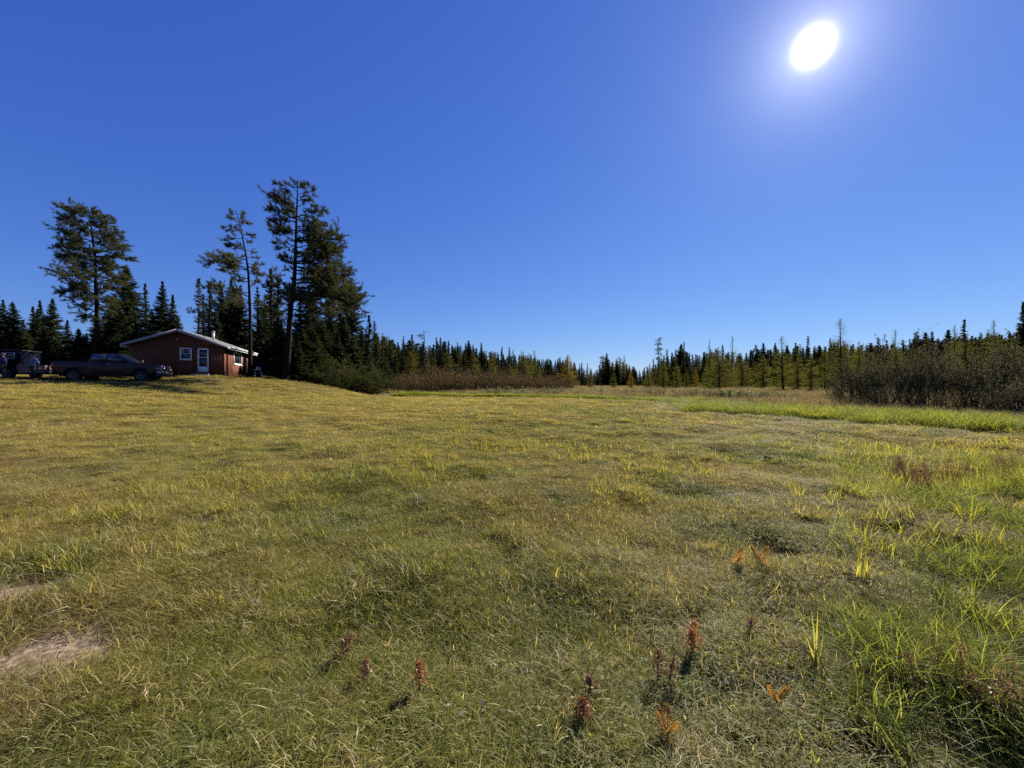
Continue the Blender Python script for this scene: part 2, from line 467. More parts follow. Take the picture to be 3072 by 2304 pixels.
M['deadtwig'] = plain('bleached dead wood', (.16, .135, .115), .9, var=.3, scale=8, spec=.1)

# ------------------------------------------------------------------ ground sheet
def build_ground():
    rs = np.concatenate([[0.0], np.geomspace(0.5, 60, 230), np.geomspace(62, 3000, 60)])
    th = []
    a = -180.0
    while a < 180 - 1e-6:
        th.append(a); a += 0.6 if -66 <= a < 66 else 4.0
    th = np.radians(np.array(th))
    Rr, T = np.meshgrid(rs[1:], th, indexing='ij')
    X = Rr * np.sin(T); Y = Rr * np.cos(T)
    X = np.concatenate([[0.0], X.ravel()]); Y = np.concatenate([[0.0], Y.ravel()])
    Z = hgt(X, Y)
    bm = bare_mask(X, Y)
    sm = soil_mask(X, Y)
    Z = Z - 0.03 * bm - 0.07 * sm
    n = len(th); m = len(rs) - 1
    i, j = np.meshgrid(np.arange(m - 1), np.arange(n), indexing='ij')
    a0 = 1 + i * n + j; a1 = 1 + i * n + (j + 1) % n; b0 = a0 + n; b1 = a1 + n
    Q = np.stack([a0, b0, b1, a1], -1).reshape(-1, 4)
    Tm = np.stack([np.zeros(n, int), 1 + np.arange(n), 1 + (np.arange(n) + 1) % n], 1)
    me = mk_mesh('ground', np.stack([X, Y, Z], 1), [Q, Tm])
    lawn = inside(X, Y, LAWN)
    ca = me.color_attributes.new('mask', 'FLOAT_COLOR', 'POINT')
    col = np.zeros((len(X), 4), np.float32)
    track = np.clip(1 - np.abs(dist_poly(X, Y, np.array([(-60, 21.5), (-36, 25), (-31, 26.2), (-26, 28), (-22, 31)])) - .0) / 1.6, 0, 1) * .5
    col[:, 0] = np.maximum(np.clip(bm, 0, 1), track)
    bank = dist_poly(X, Y, np.array([(24.5, 33.5), (28, 32.5)]))
    col[:, 0] = np.maximum(col[:, 0], np.clip(1.6 - bank / 1.2, 0, 1) * .5)
    col[:, 1] = np.where(lawn, 0, 1)
    fd = (~lawn) & ((X < -19) & (Y > 43) & (Y < 200) | (np.hypot(X, Y) > 140))
    col[:, 2] = np.maximum(np.where(fd, .9, 0), sm * .75)
    col[:, 3] = 1
    ca.data.foreach_set('color', col.ravel())
    g = link('ground', me, None, M['ground'], smooth=True)
    tag(g, kind='structure')
build_ground()

# ------------------------------------------------------------------ scatter (uncountable grass only)
SRC = {}
def src_collection(name, meshes, mat):
    c = bpy.data.collections.new('source ' + name)
    for i, me in enumerate(meshes):
        me.materials.clear(); me.materials.append(mat)
        o = bpy.data.objects.new('%s_%02d' % (name, i), me); c.objects.link(o)
    SRC[name] = (c, len(meshes))
def scatter(name, P, rz, S, srcname, label, cat, tilt=None, kind='stuff'):
    c, nv = SRC[srcname]
    me = bpy.data.meshes.new(name)
    P = np.asarray(P, np.float32); N = len(P)
    me.vertices.add(N); me.vertices.foreach_set('co', P.ravel())
    rot = np.zeros((N, 3), np.float32); rot[:, 2] = rz
    if tilt is not None: rot[:, :2] = tilt
    a = me.attributes.new('rot', 'FLOAT_VECTOR', 'POINT'); a.data.foreach_set('vector', rot.ravel())
    a = me.attributes.new('scl', 'FLOAT_VECTOR', 'POINT'); a.data.foreach_set('vector', np.asarray(S, np.float32).ravel())
    rng = np.random.default_rng(N)
    a = me.attributes.new('idx', 'INT', 'POINT'); a.data.foreach_set('value', rng.integers(0, nv, N).astype(np.int32))
    o = link(name, me)
    g = bpy.data.node_groups.new(name, 'GeometryNodeTree')
    g.interface.new_socket('Geometry', in_out='INPUT', socket_type='NodeSocketGeometry')
    g.interface.new_socket('Geometry', in_out='OUTPUT', socket_type='NodeSocketGeometry')
    gi = g.nodes.new('NodeGroupInput'); go = g.nodes.new('NodeGroupOutput')
    ci = g.nodes.new('GeometryNodeCollectionInfo'); ci.inputs['Collection'].default_value = c
    ci.inputs['Separate Children'].default_value = True; ci.inputs['Reset Children'].default_value = True
    iop = g.nodes.new('GeometryNodeInstanceOnPoints'); iop.inputs['Pick Instance'].default_value = True
    def attr(nm, ty):
        n = g.nodes.new('GeometryNodeInputNamedAttribute'); n.data_type = ty; n.inputs['Name'].default_value = nm
        return n.outputs['Attribute']
    g.links.new(gi.outputs[0], iop.inputs['Points'])
    g.links.new(ci.outputs[0], iop.inputs['Instance'])
    g.links.new(attr('idx', 'INT'), iop.inputs['Instance Index'])
    g.links.new(attr('rot', 'FLOAT_VECTOR'), iop.inputs['Rotation'])
    g.links.new(attr('scl', 'FLOAT_VECTOR'), iop.inputs['Scale'])
    g.links.new(iop.outputs[0], go.inputs[0])
    md = o.modifiers.new('scatter', 'NODES'); md.node_group = g
    tag(o, label, cat, kind=kind)
    return o

def blade_clump(n, rad, lmin, lmax, wid, seed, bend=.6, lean=.5, segs=3, flat=0.0):
    """n bent tapering blades rooted in a disc"""
    rng = np.random.default_rng(seed)
    mb = MB()
    r = rad * np.sqrt(rng.random(n)); a = rng.random(n) * 2 * np.pi
    C = np.stack([r * np.cos(a), r * np.sin(a), np.full(n, -.01)], 1)
    L = rng.uniform(lmin, lmax, n); az = rng.random(n) * 2 * np.pi
    th0 = np.abs(rng.normal(0, lean, n)); kb = rng.uniform(.2, 1, n) * bend
    wdir = np.stack([-np.sin(az), np.cos(az), np.zeros(n)], 1)
    tw = rng.normal(0, .5, n)
    w = wid * rng.uniform(.6, 1.2, n)
    rows = []
    p = C.copy(); th = th0.copy()
    for i in range(segs + 1):
        f = i / segs
        ww = (w * (1 - f ** 1.8) * .5)[:, None]
        if i < segs: rows += [p + wdir * ww, p - wdir * ww]
        else: rows += [p]
        th = th + kb / segs * 2
        th = np.minimum(th, 2.2)
        d = np.stack([np.sin(th) * np.cos(az + tw * f), np.sin(th) * np.sin(az + tw * f), np.cos(th)], 1)
        p = p + d * (L / segs)[:, None]
    V = np.stack(rows, 1); k = V.shape[1]
    off = (np.arange(n) * k)[:, None]
    q = []
    for i in range(segs - 1):
        q.append(np.array([2 * i, 2 * i + 1, 2 * i + 3, 2 * i + 2])[None] + off)
    mb.add(V.reshape(-1, 3), np.concatenate(q))
    base = mb.n - n * k
    mb.F.setdefault(3, []).append(np.array([2 * segs - 2, 2 * segs - 1, 2 * segs])[None] + off + base)
    return mb.mesh('blades')
def polar_points(rng, r0, r1, dens, amax=R(64)):
    """points in front of the camera's place, thinning with distance; dens(r) per square metre"""
    P = []
    edges = np.geomspace(r0, r1, 40)
    for a, b in zip(edges[:-1], edges[1:]):
        area = (b * b - a * a) * amax
        n = rng.poisson(area * dens(.5 * (a + b)))
        r = np.sqrt(rng.uniform(a * a, b * b, n)); t = rng.uniform(-amax, amax, n)
        P.append(np.stack([r * np.sin(t), r * np.cos(t)], 1))
    return np.concatenate(P)

# cabin footprint: front right corner, directions along the gable and along the side wall
CAB_O = np.array([-25.45, 34.0]); CAB_A = R(18.5)
CAB_U = np.array([math.cos(CAB_A), math.sin(CAB_A)]); CAB_V = np.array([-math.sin(CAB_A), math.cos(CAB_A)])
CAB_W, CAB_L = 6.5, 7.1
_c = [CAB_O - CAB_U * CAB_W, CAB_O, CAB_O + CAB_V * CAB_L, CAB_O + CAB_V * CAB_L - CAB_U * CAB_W]
CABIN = np.array(_c)

src_collection('turf', [blade_clump(90, .14, .05, .13, .0036, s, bend=1.0, lean=.6) for s in range(6)], M['grass'])
src_collection('turftall', [blade_clump(45, .12, .10, .24, .005, 20 + s, bend=.8, lean=.4) for s in range(5)], M['grass'])
src_collection('dry', [blade_clump(26, .12, .06, .16, .004, 40 + s, bend=1.2, lean=.9) for s in range(5)], M['straw'])
src_collection('yellow', [blade_clump(14, .12, .12, .36, .0075, 60 + s, bend=.6, lean=.4, segs=4) for s in range(5)], M['yellowgrass'])
src_collection('sedge', [blade_clump(75, .22, .35, .75, .010, 80 + s, bend=.7, lean=.3, segs=4) for s in range(5)], M['sedge'])
src_collection('roughsedge', [blade_clump(26, .16, .3, .75, .0065, 120 + s, bend=1.1, lean=.45, segs=5) for s in range(5)], M['sedge'])
src_collection('reed', [blade_clump(60, .4, .5, 1.05, .016, 100 + s, bend=.35, lean=.22, segs=3) for s in range(5)], M['reed'])

def build_grass():
    rng = np.random.default_rng(5)
    # short turf over the whole field
    P = polar_points(rng, 7, 75, lambda r: 150 * min(1, (4.5 / r)) ** 1.3)
    sp = .078; gx, gy = np.meshgrid(np.arange(-7, 7, sp), np.arange(.4, 7, sp))
    Q = np.stack([gx.ravel(), gy.ravel()], 1); Q = Q + rng.uniform(-.45, .45, Q.shape) * sp      # an even stand near by
    rq = np.hypot(*Q.T); Q = Q[(rq > 1.2) & (rq < 7.05) & (np.abs(np.arctan2(Q[:, 0], Q[:, 1])) < R(64)) & (rng.random(len(Q)) < np.clip(6.4 / rq, 0, 1))]
    P = np.concatenate([P, Q])
    x, y = P.T
    keep = inside(x, y, LAWN) & ~inside(x, y, CABIN)
    keep &= rng.random(len(x)) > np.maximum(bare_mask(x, y) * 1.1, soil_mask(x, y) * .92)
    x, y = x[keep], y[keep]; r = np.hypot(x, y)
    hs = np.clip(.15 + .95 * fbm(x, y, 2.1, 12) + .9 * (fbm(x, y, .55, 15) - .5), .45, 1.3)
    hs *= np.where((x < -14) & (y > 22), .75, 1)
    sx = np.clip(r / 9, 1, 3.2) * rng.uniform(.8, 1.25, len(x))
    S = np.stack([sx, sx, hs * rng.uniform(.8, 1.2, len(x)) * np.clip(.85 + r / 60, .85, 1.4)], 1)
    scatter('field_grass', np.stack([x, y, hgt(x, y)], 1), rng.uniform(0, 6.28, len(x)), S, 'turf',
            'short olive and straw coloured grass covering the whole field', 'grass', rng.normal(0, .12, (len(x), 2)))
    # taller tussocks in the turf
    P = polar_points(rng, 1.5, 60, lambda r: 48 * min(1, (5.0 / r)) ** 1.3)
    x, y = P.T
    k = fbm(x, y, 2.6, 55) + .25 * (fbm(x, y, .8, 57) - .5)
    right = np.clip((x - .25 * y) / 3, 0, 1)
    keep = inside(x, y, LAWN) & ~inside(x, y, CABIN) & (rng.random(len(x)) < np.clip((k - .5) * 7 + right * .35, .03, 1)) & (bare_mask(x, y) < .2)
    keep &= ~((x < -16) & (y > 22))
    x, y = x[keep], y[keep]; r = np.hypot(x, y)
    sx = np.clip(r / 10, 1, 2.6) * rng.uniform(.7, 1.2, len(x))
    S = np.stack([sx, sx, rng.uniform(.45, 1.05, len(x))], 1)
    scatter('tussock_grass', np.stack([x, y, hgt(x, y)], 1), rng.uniform(0, 6.28, len(x)), S, 'turftall',
            'longer green tussocks standing out of the short field grass', 'grass', rng.normal(0, .2, (len(x), 2)))
    # matted dead straw
    P = polar_points(rng, 1.3, 40, lambda r: 26 * min(1, (5.0 / r)) ** 1.3)
    x, y = P.T
    k = fbm(x, y, 1.7, 75)
    keep = inside(x, y, LAWN) & ~inside(x, y, CABIN) & (rng.random(len(x)) < np.clip((k - .4) * 3.2, .08, 1) + bare_mask(x, y) * .45)
    x, y = x[keep], y[keep]; r = np.hypot(x, y)
    sx = np.clip(r / 9, 1, 3) * rng.uniform(.7, 1.3, len(x))
    S = np.stack([sx, sx, rng.uniform(.5, 1.1, len(x))], 1)
    scatter('dead_grass', np.stack([x, y, hgt(x, y)], 1), rng.uniform(0, 6.28, len(x)), S, 'dry',
            'matted pale dead grass lying among the green', 'grass', rng.normal(0, .3, (len(x), 2)))
    # yellow green broad blades: scattered over the middle of the field, thick at the right
    P = polar_points(rng, 2.6, 30, lambda r: 26 * min(1, (6.0 / r)) ** .9)
    x, y = P.T
    zone = np.clip((x - .78 * y) / 1.2, 0, 1) * np.clip((y - 2.6) / 1.2, 0, 1) * (y < 10.5)
    k = fbm(x, y, 1.6, 91)
    far = np.exp(-((x - 3) / 6) ** 2 - ((y - 18) / 3) ** 2) * np.clip((k - .55) * 8, 0, 1) * .8
    keep = inside(x, y, LAWN) & (rng.random(len(x)) < np.clip(zone * np.clip((k - .3) * 3.5, 0, 1) + far + .004, 0, 1))
    x, y = x[keep], y[keep]
    for (cu, cv, rr_, nn) in [(1465, 1338, .55, 26), (1550, 1345, .7, 34), (1620, 1338, .6, 26), (1700, 1360, .7, 26), (1785, 1352, .8, 28), (1730, 1380, .6, 14), (1240, 1362, .45, 16), (1235, 1402, .45, 18), (1150, 1425, .35, 8), (1220, 1440, .3, 9), (1310, 1400, .15, 4), (1450, 1425, .15, 3),
                              (1960, 1425, .5, 14), (2010, 1395, .5, 12), (1830, 1468, .4, 16), (2080, 1420, .5, 12), (1930, 1390, .4, 8), (1370, 1295, .6, 8), (1700, 1225, 1.6, 30), (1780, 1222, 1.6, 24), (1940, 1280, 1.6, 30), (1600, 1290, 1.5, 14),
                              (610, 1463, .35, 9), (645, 1440, .4, 12), (720, 1452, .4, 12), (800, 1462, .4, 10), (170, 1535, .3, 12), (320, 1555, .3, 8), (385, 1535, .3, 8), (940, 1505, .3, 9), (1000, 1432, .5, 8), (500, 1470, .5, 9), (450, 1475, .4, 7), (860, 1430, .4, 8), (480, 1330, .4, 6), (620, 1320, .3, 10), (70, 1640, .25, 4), (220, 1690, .15, 4)]:
        g = on_ground(cu, cv)
        x = np.concatenate([x, rng.normal(g.x, rr_ * .6, nn)]); y = np.concatenate([y, rng.normal(g.y, rr_ * .6, nn)])
    z = np.clip((x - .78 * y) / 1.5, 0, 1)
    sx = rng.uniform(.7, 1.1, len(x)) * np.clip(np.hypot(x, y) / 9, 1, 2.2)
    S = np.stack([sx, sx, rng.uniform(.55, .95, len(x)) * (1 + .45 * z)], 1)
    scatter('yellow_sedge_grass', np.stack([x, y, hgt(x, y)], 1), rng.uniform(0, 6.28, len(x)), S, 'yellow',
            'bright yellow green broad bladed grass scattered through the field', 'grass', rng.normal(0, .12, (len(x), 2)))
    # arching green sedge at the rough right hand edge of the field
    n = 5200
    y = rng.uniform(1.7, 7.5, n); x = rng.uniform(.6, 1.6, n) * y
    k = fbm(x, y, .8, 141)
    ok = (rng.random(n) < np.clip((k - .46) * 5, 0, 1) * np.clip((x / y - .78) / .35, 0, 1)) & inside(x, y, LAWN)
    x, y = x[ok], y[ok]
    sx = rng.uniform(.55, .9, len(x))
    S = np.stack([sx, sx, rng.uniform(.28, .6, len(x)) * (.6 + .7 * fbm(x, y, 1.1, 143))], 1)
    scatter('rough_sedge', np.stack([x, y, hgt(x, y)], 1), rng.uniform(0, 6.28, len(x)), S, 'roughsedge',
            'fine arching green sedge at the rough edge of the field', 'sedge', rng.normal(0, .3, (len(x), 2)))
    # pale fallen leaves and bleached litter
    n = 1500
    y = rng.uniform(1.7, 10, n) ; x = rng.uniform(-.35, 1.3, n) * y
    kk = fbm(x, y, .9, 66)
    ok = (rng.random(n) < np.clip((kk - .42) * 4, .04, 1)) & inside(x, y, LAWN)
    x, y = x[ok], y[ok]; n = len(x)
    mb = MB(); C = np.stack([x, y, hgt(x, y) + rng.uniform(.03, .09, n)], 1); D = rng.normal(0, 1, (n, 3)); D[:, 2] *= .45
    mb.leaves(C, D, rng.uniform(.015, .045, n) * np.clip(np.hypot(x, y) / 5, 1, 1.8), rng.uniform(.008, .02, n), rng)
    o = link('leaf_litter', mb.mesh('leaf_litter'), None, M['litter']); tag(o, 'pale fallen leaves and bleached litter lying in the turf', 'leaves', kind='stuff')
    # tall sedge along the ditch
    n = 60000
    x = rng.uniform(-22, 50, n); y = rng.uniform(2, 62, n)
    d = dist_poly(x, y, FRONT)
    wdt = np.where(y < 24, 5.0, np.where(x > 6, 5.0, 3.0))
    lim = wdt * (.75 + .5 * fbm(x, y, 4, 14))
    keep = (~inside(x, y, LAWN)) & (d < lim) & (np.abs(np.arctan2(x, y)) < R(66)) & (rng.random(n) < np.where(np.hypot(x, y) < 30, 1, .55))
    keep &= ~(x < -14.5) & (np.hypot(x - 25.8, y - 34.5) > 1.6)
    x, y, d = x[keep], y[keep], d[keep]
    hh = (.55 + .5 * fbm(x, y, 2.2, 19)) * np.where(y < 26, 1.05, .95) * np.where((x > 9) & (y > 24), .62, 1) * np.clip(.6 + d * .8, .6, 1)
    sx = rng.uniform(.9, 1.4, len(x)) * np.clip(np.hypot(x, y) / 16, 1, 2.2)
    S = np.stack([sx, sx, hh * rng.uniform(.8, 1.15, len(x))], 1)
    scatter('ditch_sedge', np.stack([x, y, hgt(x, y)], 1), rng.uniform(0, 6.28, len(x)), S, 'sedge',
            'tall bright green sedge in a band along the ditch', 'sedge', rng.normal(0, .1, (len(x), 2)))
    # brown reed meadow beyond the ditch
    n = 60000
    rr = np.sqrt(rng.uniform(18 ** 2, 150 ** 2, n)); tt = rng.uniform(-.62, 1.12, n)
    x = rr * np.sin(tt); y = rr * np.cos(tt)
    d = dist_poly(x, y, FRONT)
    keep = (~inside(x, y, LAWN)) & (d > np.where(y < 24, 4.2, np.where(x > 6, 4.2, 2.6))) & (x > -24 + .0 * y) & (y < 170)
    keep &= (dist_poly(x, y, CREEK) > .9) & (np.hypot(x - 25.8, y - 34) > 2.0)
    keep &= rng.random(n) < np.clip(1.15 - rr / 190, .3, 1)
    x, y = x[keep], y[keep]
    S = np.stack([rng.uniform(.9, 1.6, len(x))] * 2 + [rng.uniform(.5, 1.0, len(x)) * (.45 + .75 * fbm(x, y, 5, 23)) * np.where(y < 40, .75, 1)], 1)
    scatter('marsh_reed', np.stack([x, y, hgt(x, y)], 1), rng.uniform(0, 6.28, len(x)), S, 'reed',
            'brown and tan reed meadow stretching to the far trees', 'reeds', rng.normal(0, .1, (len(x), 2)))
build_grass()

# ------------------------------------------------------------------ trees
def smooth_path(pts, n):
    pts = np.asarray(pts, float)
    t = np.linspace(0, len(pts) - 1, n)
    i = np.clip(t.astype(int), 0, len(pts) - 2); f = (t - i)[:, None]
    p0 = pts[np.clip(i - 1, 0, None)]; p1 = pts[i]; p2 = pts[i + 1]; p3 = pts[np.clip(i + 2, None, len(pts) - 1)]
    return .5 * ((2 * p1) + (p2 - p0) * f + (2 * p0 - 5 * p1 + 4 * p2 - p3) * f ** 2 + (3 * p1 - p0 - 3 * p2 + p3) * f ** 3)

def spruce_meshes(seed, H=10.0, rb=1.5, power=.9, dens=1.0, gap=0.0, clubtop=False, z0=.35, fol=1.0):
    rng = np.random.default_rng(seed)
    tr = MB(); cr = MB()
    zz = np.linspace(0, H, 9)
    wob = np.stack([np.cumsum(rng.normal(0, .02, 9)), np.cumsum(rng.normal(0, .02, 9)), zz], 1); wob[0, :2] = 0
    wob -= np.array([[0, 0, .15]]) * (zz[:, None] == 0)
    tr.path(wob, np.clip(.17 * (1 - zz / H) ** .9 + .012, .012, .3) * H / 10, 6)
    z = z0; B0 = []; B1 = []; Br = []
    while z < H - .12:
        f = z / H
        n = int(rng.integers(5, 9) * dens)
        prof = (1 - f) ** power * rb * (0.55 + .45 * min(1, f * 6 + .3))
        if clubtop and f > .84: prof = max(prof, rb * .2 * (1 - abs(f - .92) * 8))
        for k in range(n):
            if rng.random() < gap: continue
            az = rng.random() * 6.283; L = max(.05, prof * rng.uniform(.6, 1.2))
            up = .55 * f - .28 + rng.normal(0, .08)
            c = np.array([np.interp(z, zz, wob[:, 0]), np.interp(z, zz, wob[:, 1]), z + rng.uniform(-.1, .1)])
            h = np.array([math.cos(az), math.sin(az), 0])
            m = max(3, int(L / .14 * fol))
            t = np.linspace(.12, 1, m)
            pts = c + h * (t * L)[:, None] + np.array([0, 0, 1.]) * ((up * t - .35 * t * (1 - t) * (1 - f) + .12 * t ** 3 * (1 - f)) * L)[:, None]
            B0.append(c); B1.append(pts[m // 2]); Br.append(.012)
            B0.append(pts[m // 2]); B1.append(pts[-1]); Br.append(.006)
            side = np.array([-h[1], h[0], 0])
            tip = np.array([0, 0, 1.])
            for q in range(3):
                sg = (-1, 1, 0)[q]
                D = h * .75 + side * sg * .9 + tip * rng.uniform(-.4, .05)
                ln = (.09 + .16 * min(1, L) + .22 * (1 - t) * min(1, L)) * rng.uniform(.8, 1.2, m)
                cr.needles(pts + rng.normal(0, .02, (m, 3)), np.broadcast_to(D, (m, 3)), ln, .085, rng, .28)
            cr.needles(pts - h * .05, np.broadcast_to(h * .4 - tip * .5, (m, 3)), .1 + .14 * min(1, L), .08, rng, .4)
        z += rng.uniform(.20, .34) / dens ** .5 * (1 - .35 * f)
    cr.needles(np.array([[wob[-1, 0], wob[-1, 1], H - .35]] * 10), np.broadcast_to(np.array([0, 0, 1.]), (10, 3)), .4, .06, rng, .25)
    tr.tubes(B0, B1, Br, np.array(Br) * .6, 3)
    return tr.mesh('trunk'), cr.mesh('crown')
def larch_meshes(seed, H=10.0, rb=2.0, dens=1.0, bare=.88):
    rng = np.random.default_rng(seed)
    tr = MB(); cr = MB()
    zz = np.linspace(0, H, 10)
    wob = np.stack([np.cumsum(rng.normal(0, .03, 10)), np.cumsum(rng.normal(0, .03, 10)), zz], 1); wob[0, :2] = 0; wob[0, 2] = -.15
    tr.path(wob, np.clip(.14 * (1 - zz / H) + .01, .01, .3), 6)
    B0 = []; B1 = []; Br = []
    z = .7
    while z < H - .1:
        f = z / H
        n = int(rng.integers(3, 7))
        for k in range(n):
            az = rng.random() * 6.283
            L = rb * ((1 - f) ** .95) * rng.uniform(.4, 1.35) * (.7 + .3 * min(1, f * 6)) + .12
            up = rng.uniform(-.12, .22) + .35 * f
            c = np.array([np.interp(z, zz, wob[:, 0]), np.interp(z, zz, wob[:, 1]), z])
            h = np.array([math.cos(az), math.sin(az), up]); side = np.array([-h[1], h[0], 0])
            m = max(3, int(L / .12)); t = np.linspace(.15, 1, m)
            sag = -.18 * L * np.sin(t * 3.14)
            pts = c + h * (t * L)[:, None] + np.array([0, 0, 1.]) * sag[:, None]
            B0 += [c, pts[m // 2]]; B1 += [pts[m // 2], pts[-1]]; Br += [.013, .008]
            nsub = int(6 * dens) if f < bare else 1
            for q in range(nsub):
                sg = rng.choice([-1, 1]); wd = rng.uniform(.05, .32, m) * min(1, L)
                cc = pts + side * (sg * wd)[:, None] + rng.normal(0, .05, (m, 3))
                cr.needles(cc, np.broadcast_to(np.array([0, 0, -.25]), (m, 3)) + h * .4, rng.uniform(.08, .2, m), .05, rng, .7)
        z += rng.uniform(.13, .24)
    tr.tubes(B0, B1, Br, np.array(Br) * .6, 3)
    return tr.mesh('trunk'), cr.mesh('crown')
def shrub_meshes(seed, H=2.5, Wd=2.0, stems=26, leaves=1500, leafL=.07, leafW=.03, twigs=10, lowleaf=.25):
    rng = np.random.default_rng(seed)
    st = MB(); lf = MB()
    tips = []; dirs = []
    for i in range(stems):
        a = rng.random() * 6.283; r0 = rng.random() ** .5 * Wd * .28
        p = np.array([r0 * math.cos(a), r0 * math.sin(a), -.1])
        L = H * rng.uniform(.5, 1.22); az = a + rng.normal(0, .5); lean = rng.uniform(.05, .75) * Wd / H
        n = 7; pts = [p]
        for k in range(n):
            az += rng.normal(0, .18)
            d = np.array([math.cos(az) * lean, math.sin(az) * lean, 1.0]); d += rng.normal(0, .08, 3); d /= np.linalg.norm(d)
            lean *= 1.06
            p = p + d * L / n; pts.append(p)
        pts = np.array(pts); rad = np.linspace(.022, .005, n + 1) * H / 2.5 * rng.uniform(.7, 1.2)
        st.tubes(pts[:-1], pts[1:], rad[:-1], rad[1:], 4)
        for k in range(twigs):
            f = rng.uniform(lowleaf, 1) * (n - .01); j = int(f)
            c = pts[j] + (pts[j + 1] - pts[j]) * (f - j)
            d = rng.normal(0, .7, 3) + np.array([math.cos(az) * .4, math.sin(az) * .4, .8]); d /= np.linalg.norm(d)
            l = rng.uniform(.15, .4) * H / 2.5 * 1.3
            e = c + d * l; e2 = e + (d + rng.normal(0, .35, 3)) * l * .6
            st.tubes([c, e], [e, e2], [.006, .004], [.004, .002], 3)
            tips += [c, e]; dirs += [e - c, e2 - e]
    tips = np.array(tips); dirs = np.array(dirs)
    k = rng.integers(0, len(tips), leaves)
    C = tips[k] + dirs[k] * rng.random((leaves, 1)) + rng.normal(0, .02, (leaves, 3))
    D = dirs[k] / np.linalg.norm(dirs[k], axis=1, keepdims=True) + rng.normal(0, .8, (leaves, 3))
    lf.leaves(C, D, leafL * rng.uniform(.6, 1.3, leaves), leafW, rng)
    return st.mesh('stems'), lf.mesh('leaves')

KIND = {}
def reg(key, meshes, m1, m2, p1, p2):
    for me, m in zip(meshes, (m1, m2)):
        me.materials.clear(); me.materials.append(m)
    KIND[key] = (meshes, p1, p2)
for i in range(5): reg('spruce%d' % i, spruce_meshes(200 + i, 10, (1.25, 1.0, 1.5, .85, 1.15)[i], (.95, .8, 1.0, .7, .85)[i], gap=(.05, .15, .05, .25, .1)[i], clubtop=i in (1, 3)), M['darkbark'], M['spruce'], 'trunk', 'crown')
for i in range(3): reg('bigspruce%d' % i, spruce_meshes(260 + i, 10, (2.5, 2.9, 2.1)[i], (1.0, .9, 1.05)[i], dens=1.5, gap=.03, fol=1.2), M['darkbark'], M['spruce'], 'trunk', 'crown')
for i in range(4):
    a = larch_meshes(300 + i, 10, (2.0, 1.6, 2.4, 1.7)[i], (1, .8, 1.1, .9)[i], (.85, .7, .9, .8)[i])
    reg('larch%d' % i, a, M['darkbark'], M['larch'], 'trunk', 'crown')
for i in range(2): reg('gold%d' % i, larch_meshes(330 + i, 10, (2.2, 1.9)[i], 1.15, .92), M['darkbark'], M['goldlarch'], 'trunk', 'crown')
for i in range(4): reg('alder%d' % i, shrub_meshes(400 + i, 3.0, 3.6, 36, 1900, .10, .05, 14, .35), M['twig'], M['alderleaf'], 'stems', 'foliage')
for i in range(3): reg('willow%d' % i, shrub_meshes(430 + i, 3.4, 3.4, 24, 3600, .12, .042, 18, .38), M['twig'], M['willowleaf'], 'stems', 'foliage')
for i in range(2): reg('leafy%d' % i, shrub_meshes(490 + i, 3.4, 3.6, 26, 5200, .12, .05, 20, .05), M['twig'], M['greenleaf'], 'stems', 'foliage')
for i in range(2): reg('pale%d' % i, shrub_meshes(450 + i, 1.0, 1.2, 22, 900, .09, .04, 7, .3), M['twig'], M['paleleaf'], 'stems', 'foliage')
for i in range(2): reg('dead%d' % i, spruce_meshes(470 + i, 10, .7, .5, gap=.35, fol=.22), M['deadtwig'], M['twig'], 'trunk', 'crown')

def plant(kind, x, y, h, wf, name, label, cat, group, base=10.0, rz=None, lean=(0, 0)):
    meshes, p1, p2 = KIND[kind]
    root = empty(name, (x, y, hz(x, y)), random.random() * 6.28 if rz is None else rz, label, cat, group)
    root.rotation_euler.x, root.rotation_euler.y = lean
    root.scale = (h / base * wf, h / base * wf, h / base)
    for me, nm in zip(meshes, (p1, p2)):
        o = bpy.data.objects.new(nm, me); COL.objects.link(o); o.parent = root
    return root
def top_h(u, vtop, Y):
    X = (u - CX) / F0 * Y
    return X, EYE + (CY - vtop) / F0 * Y - hz(X, Y)

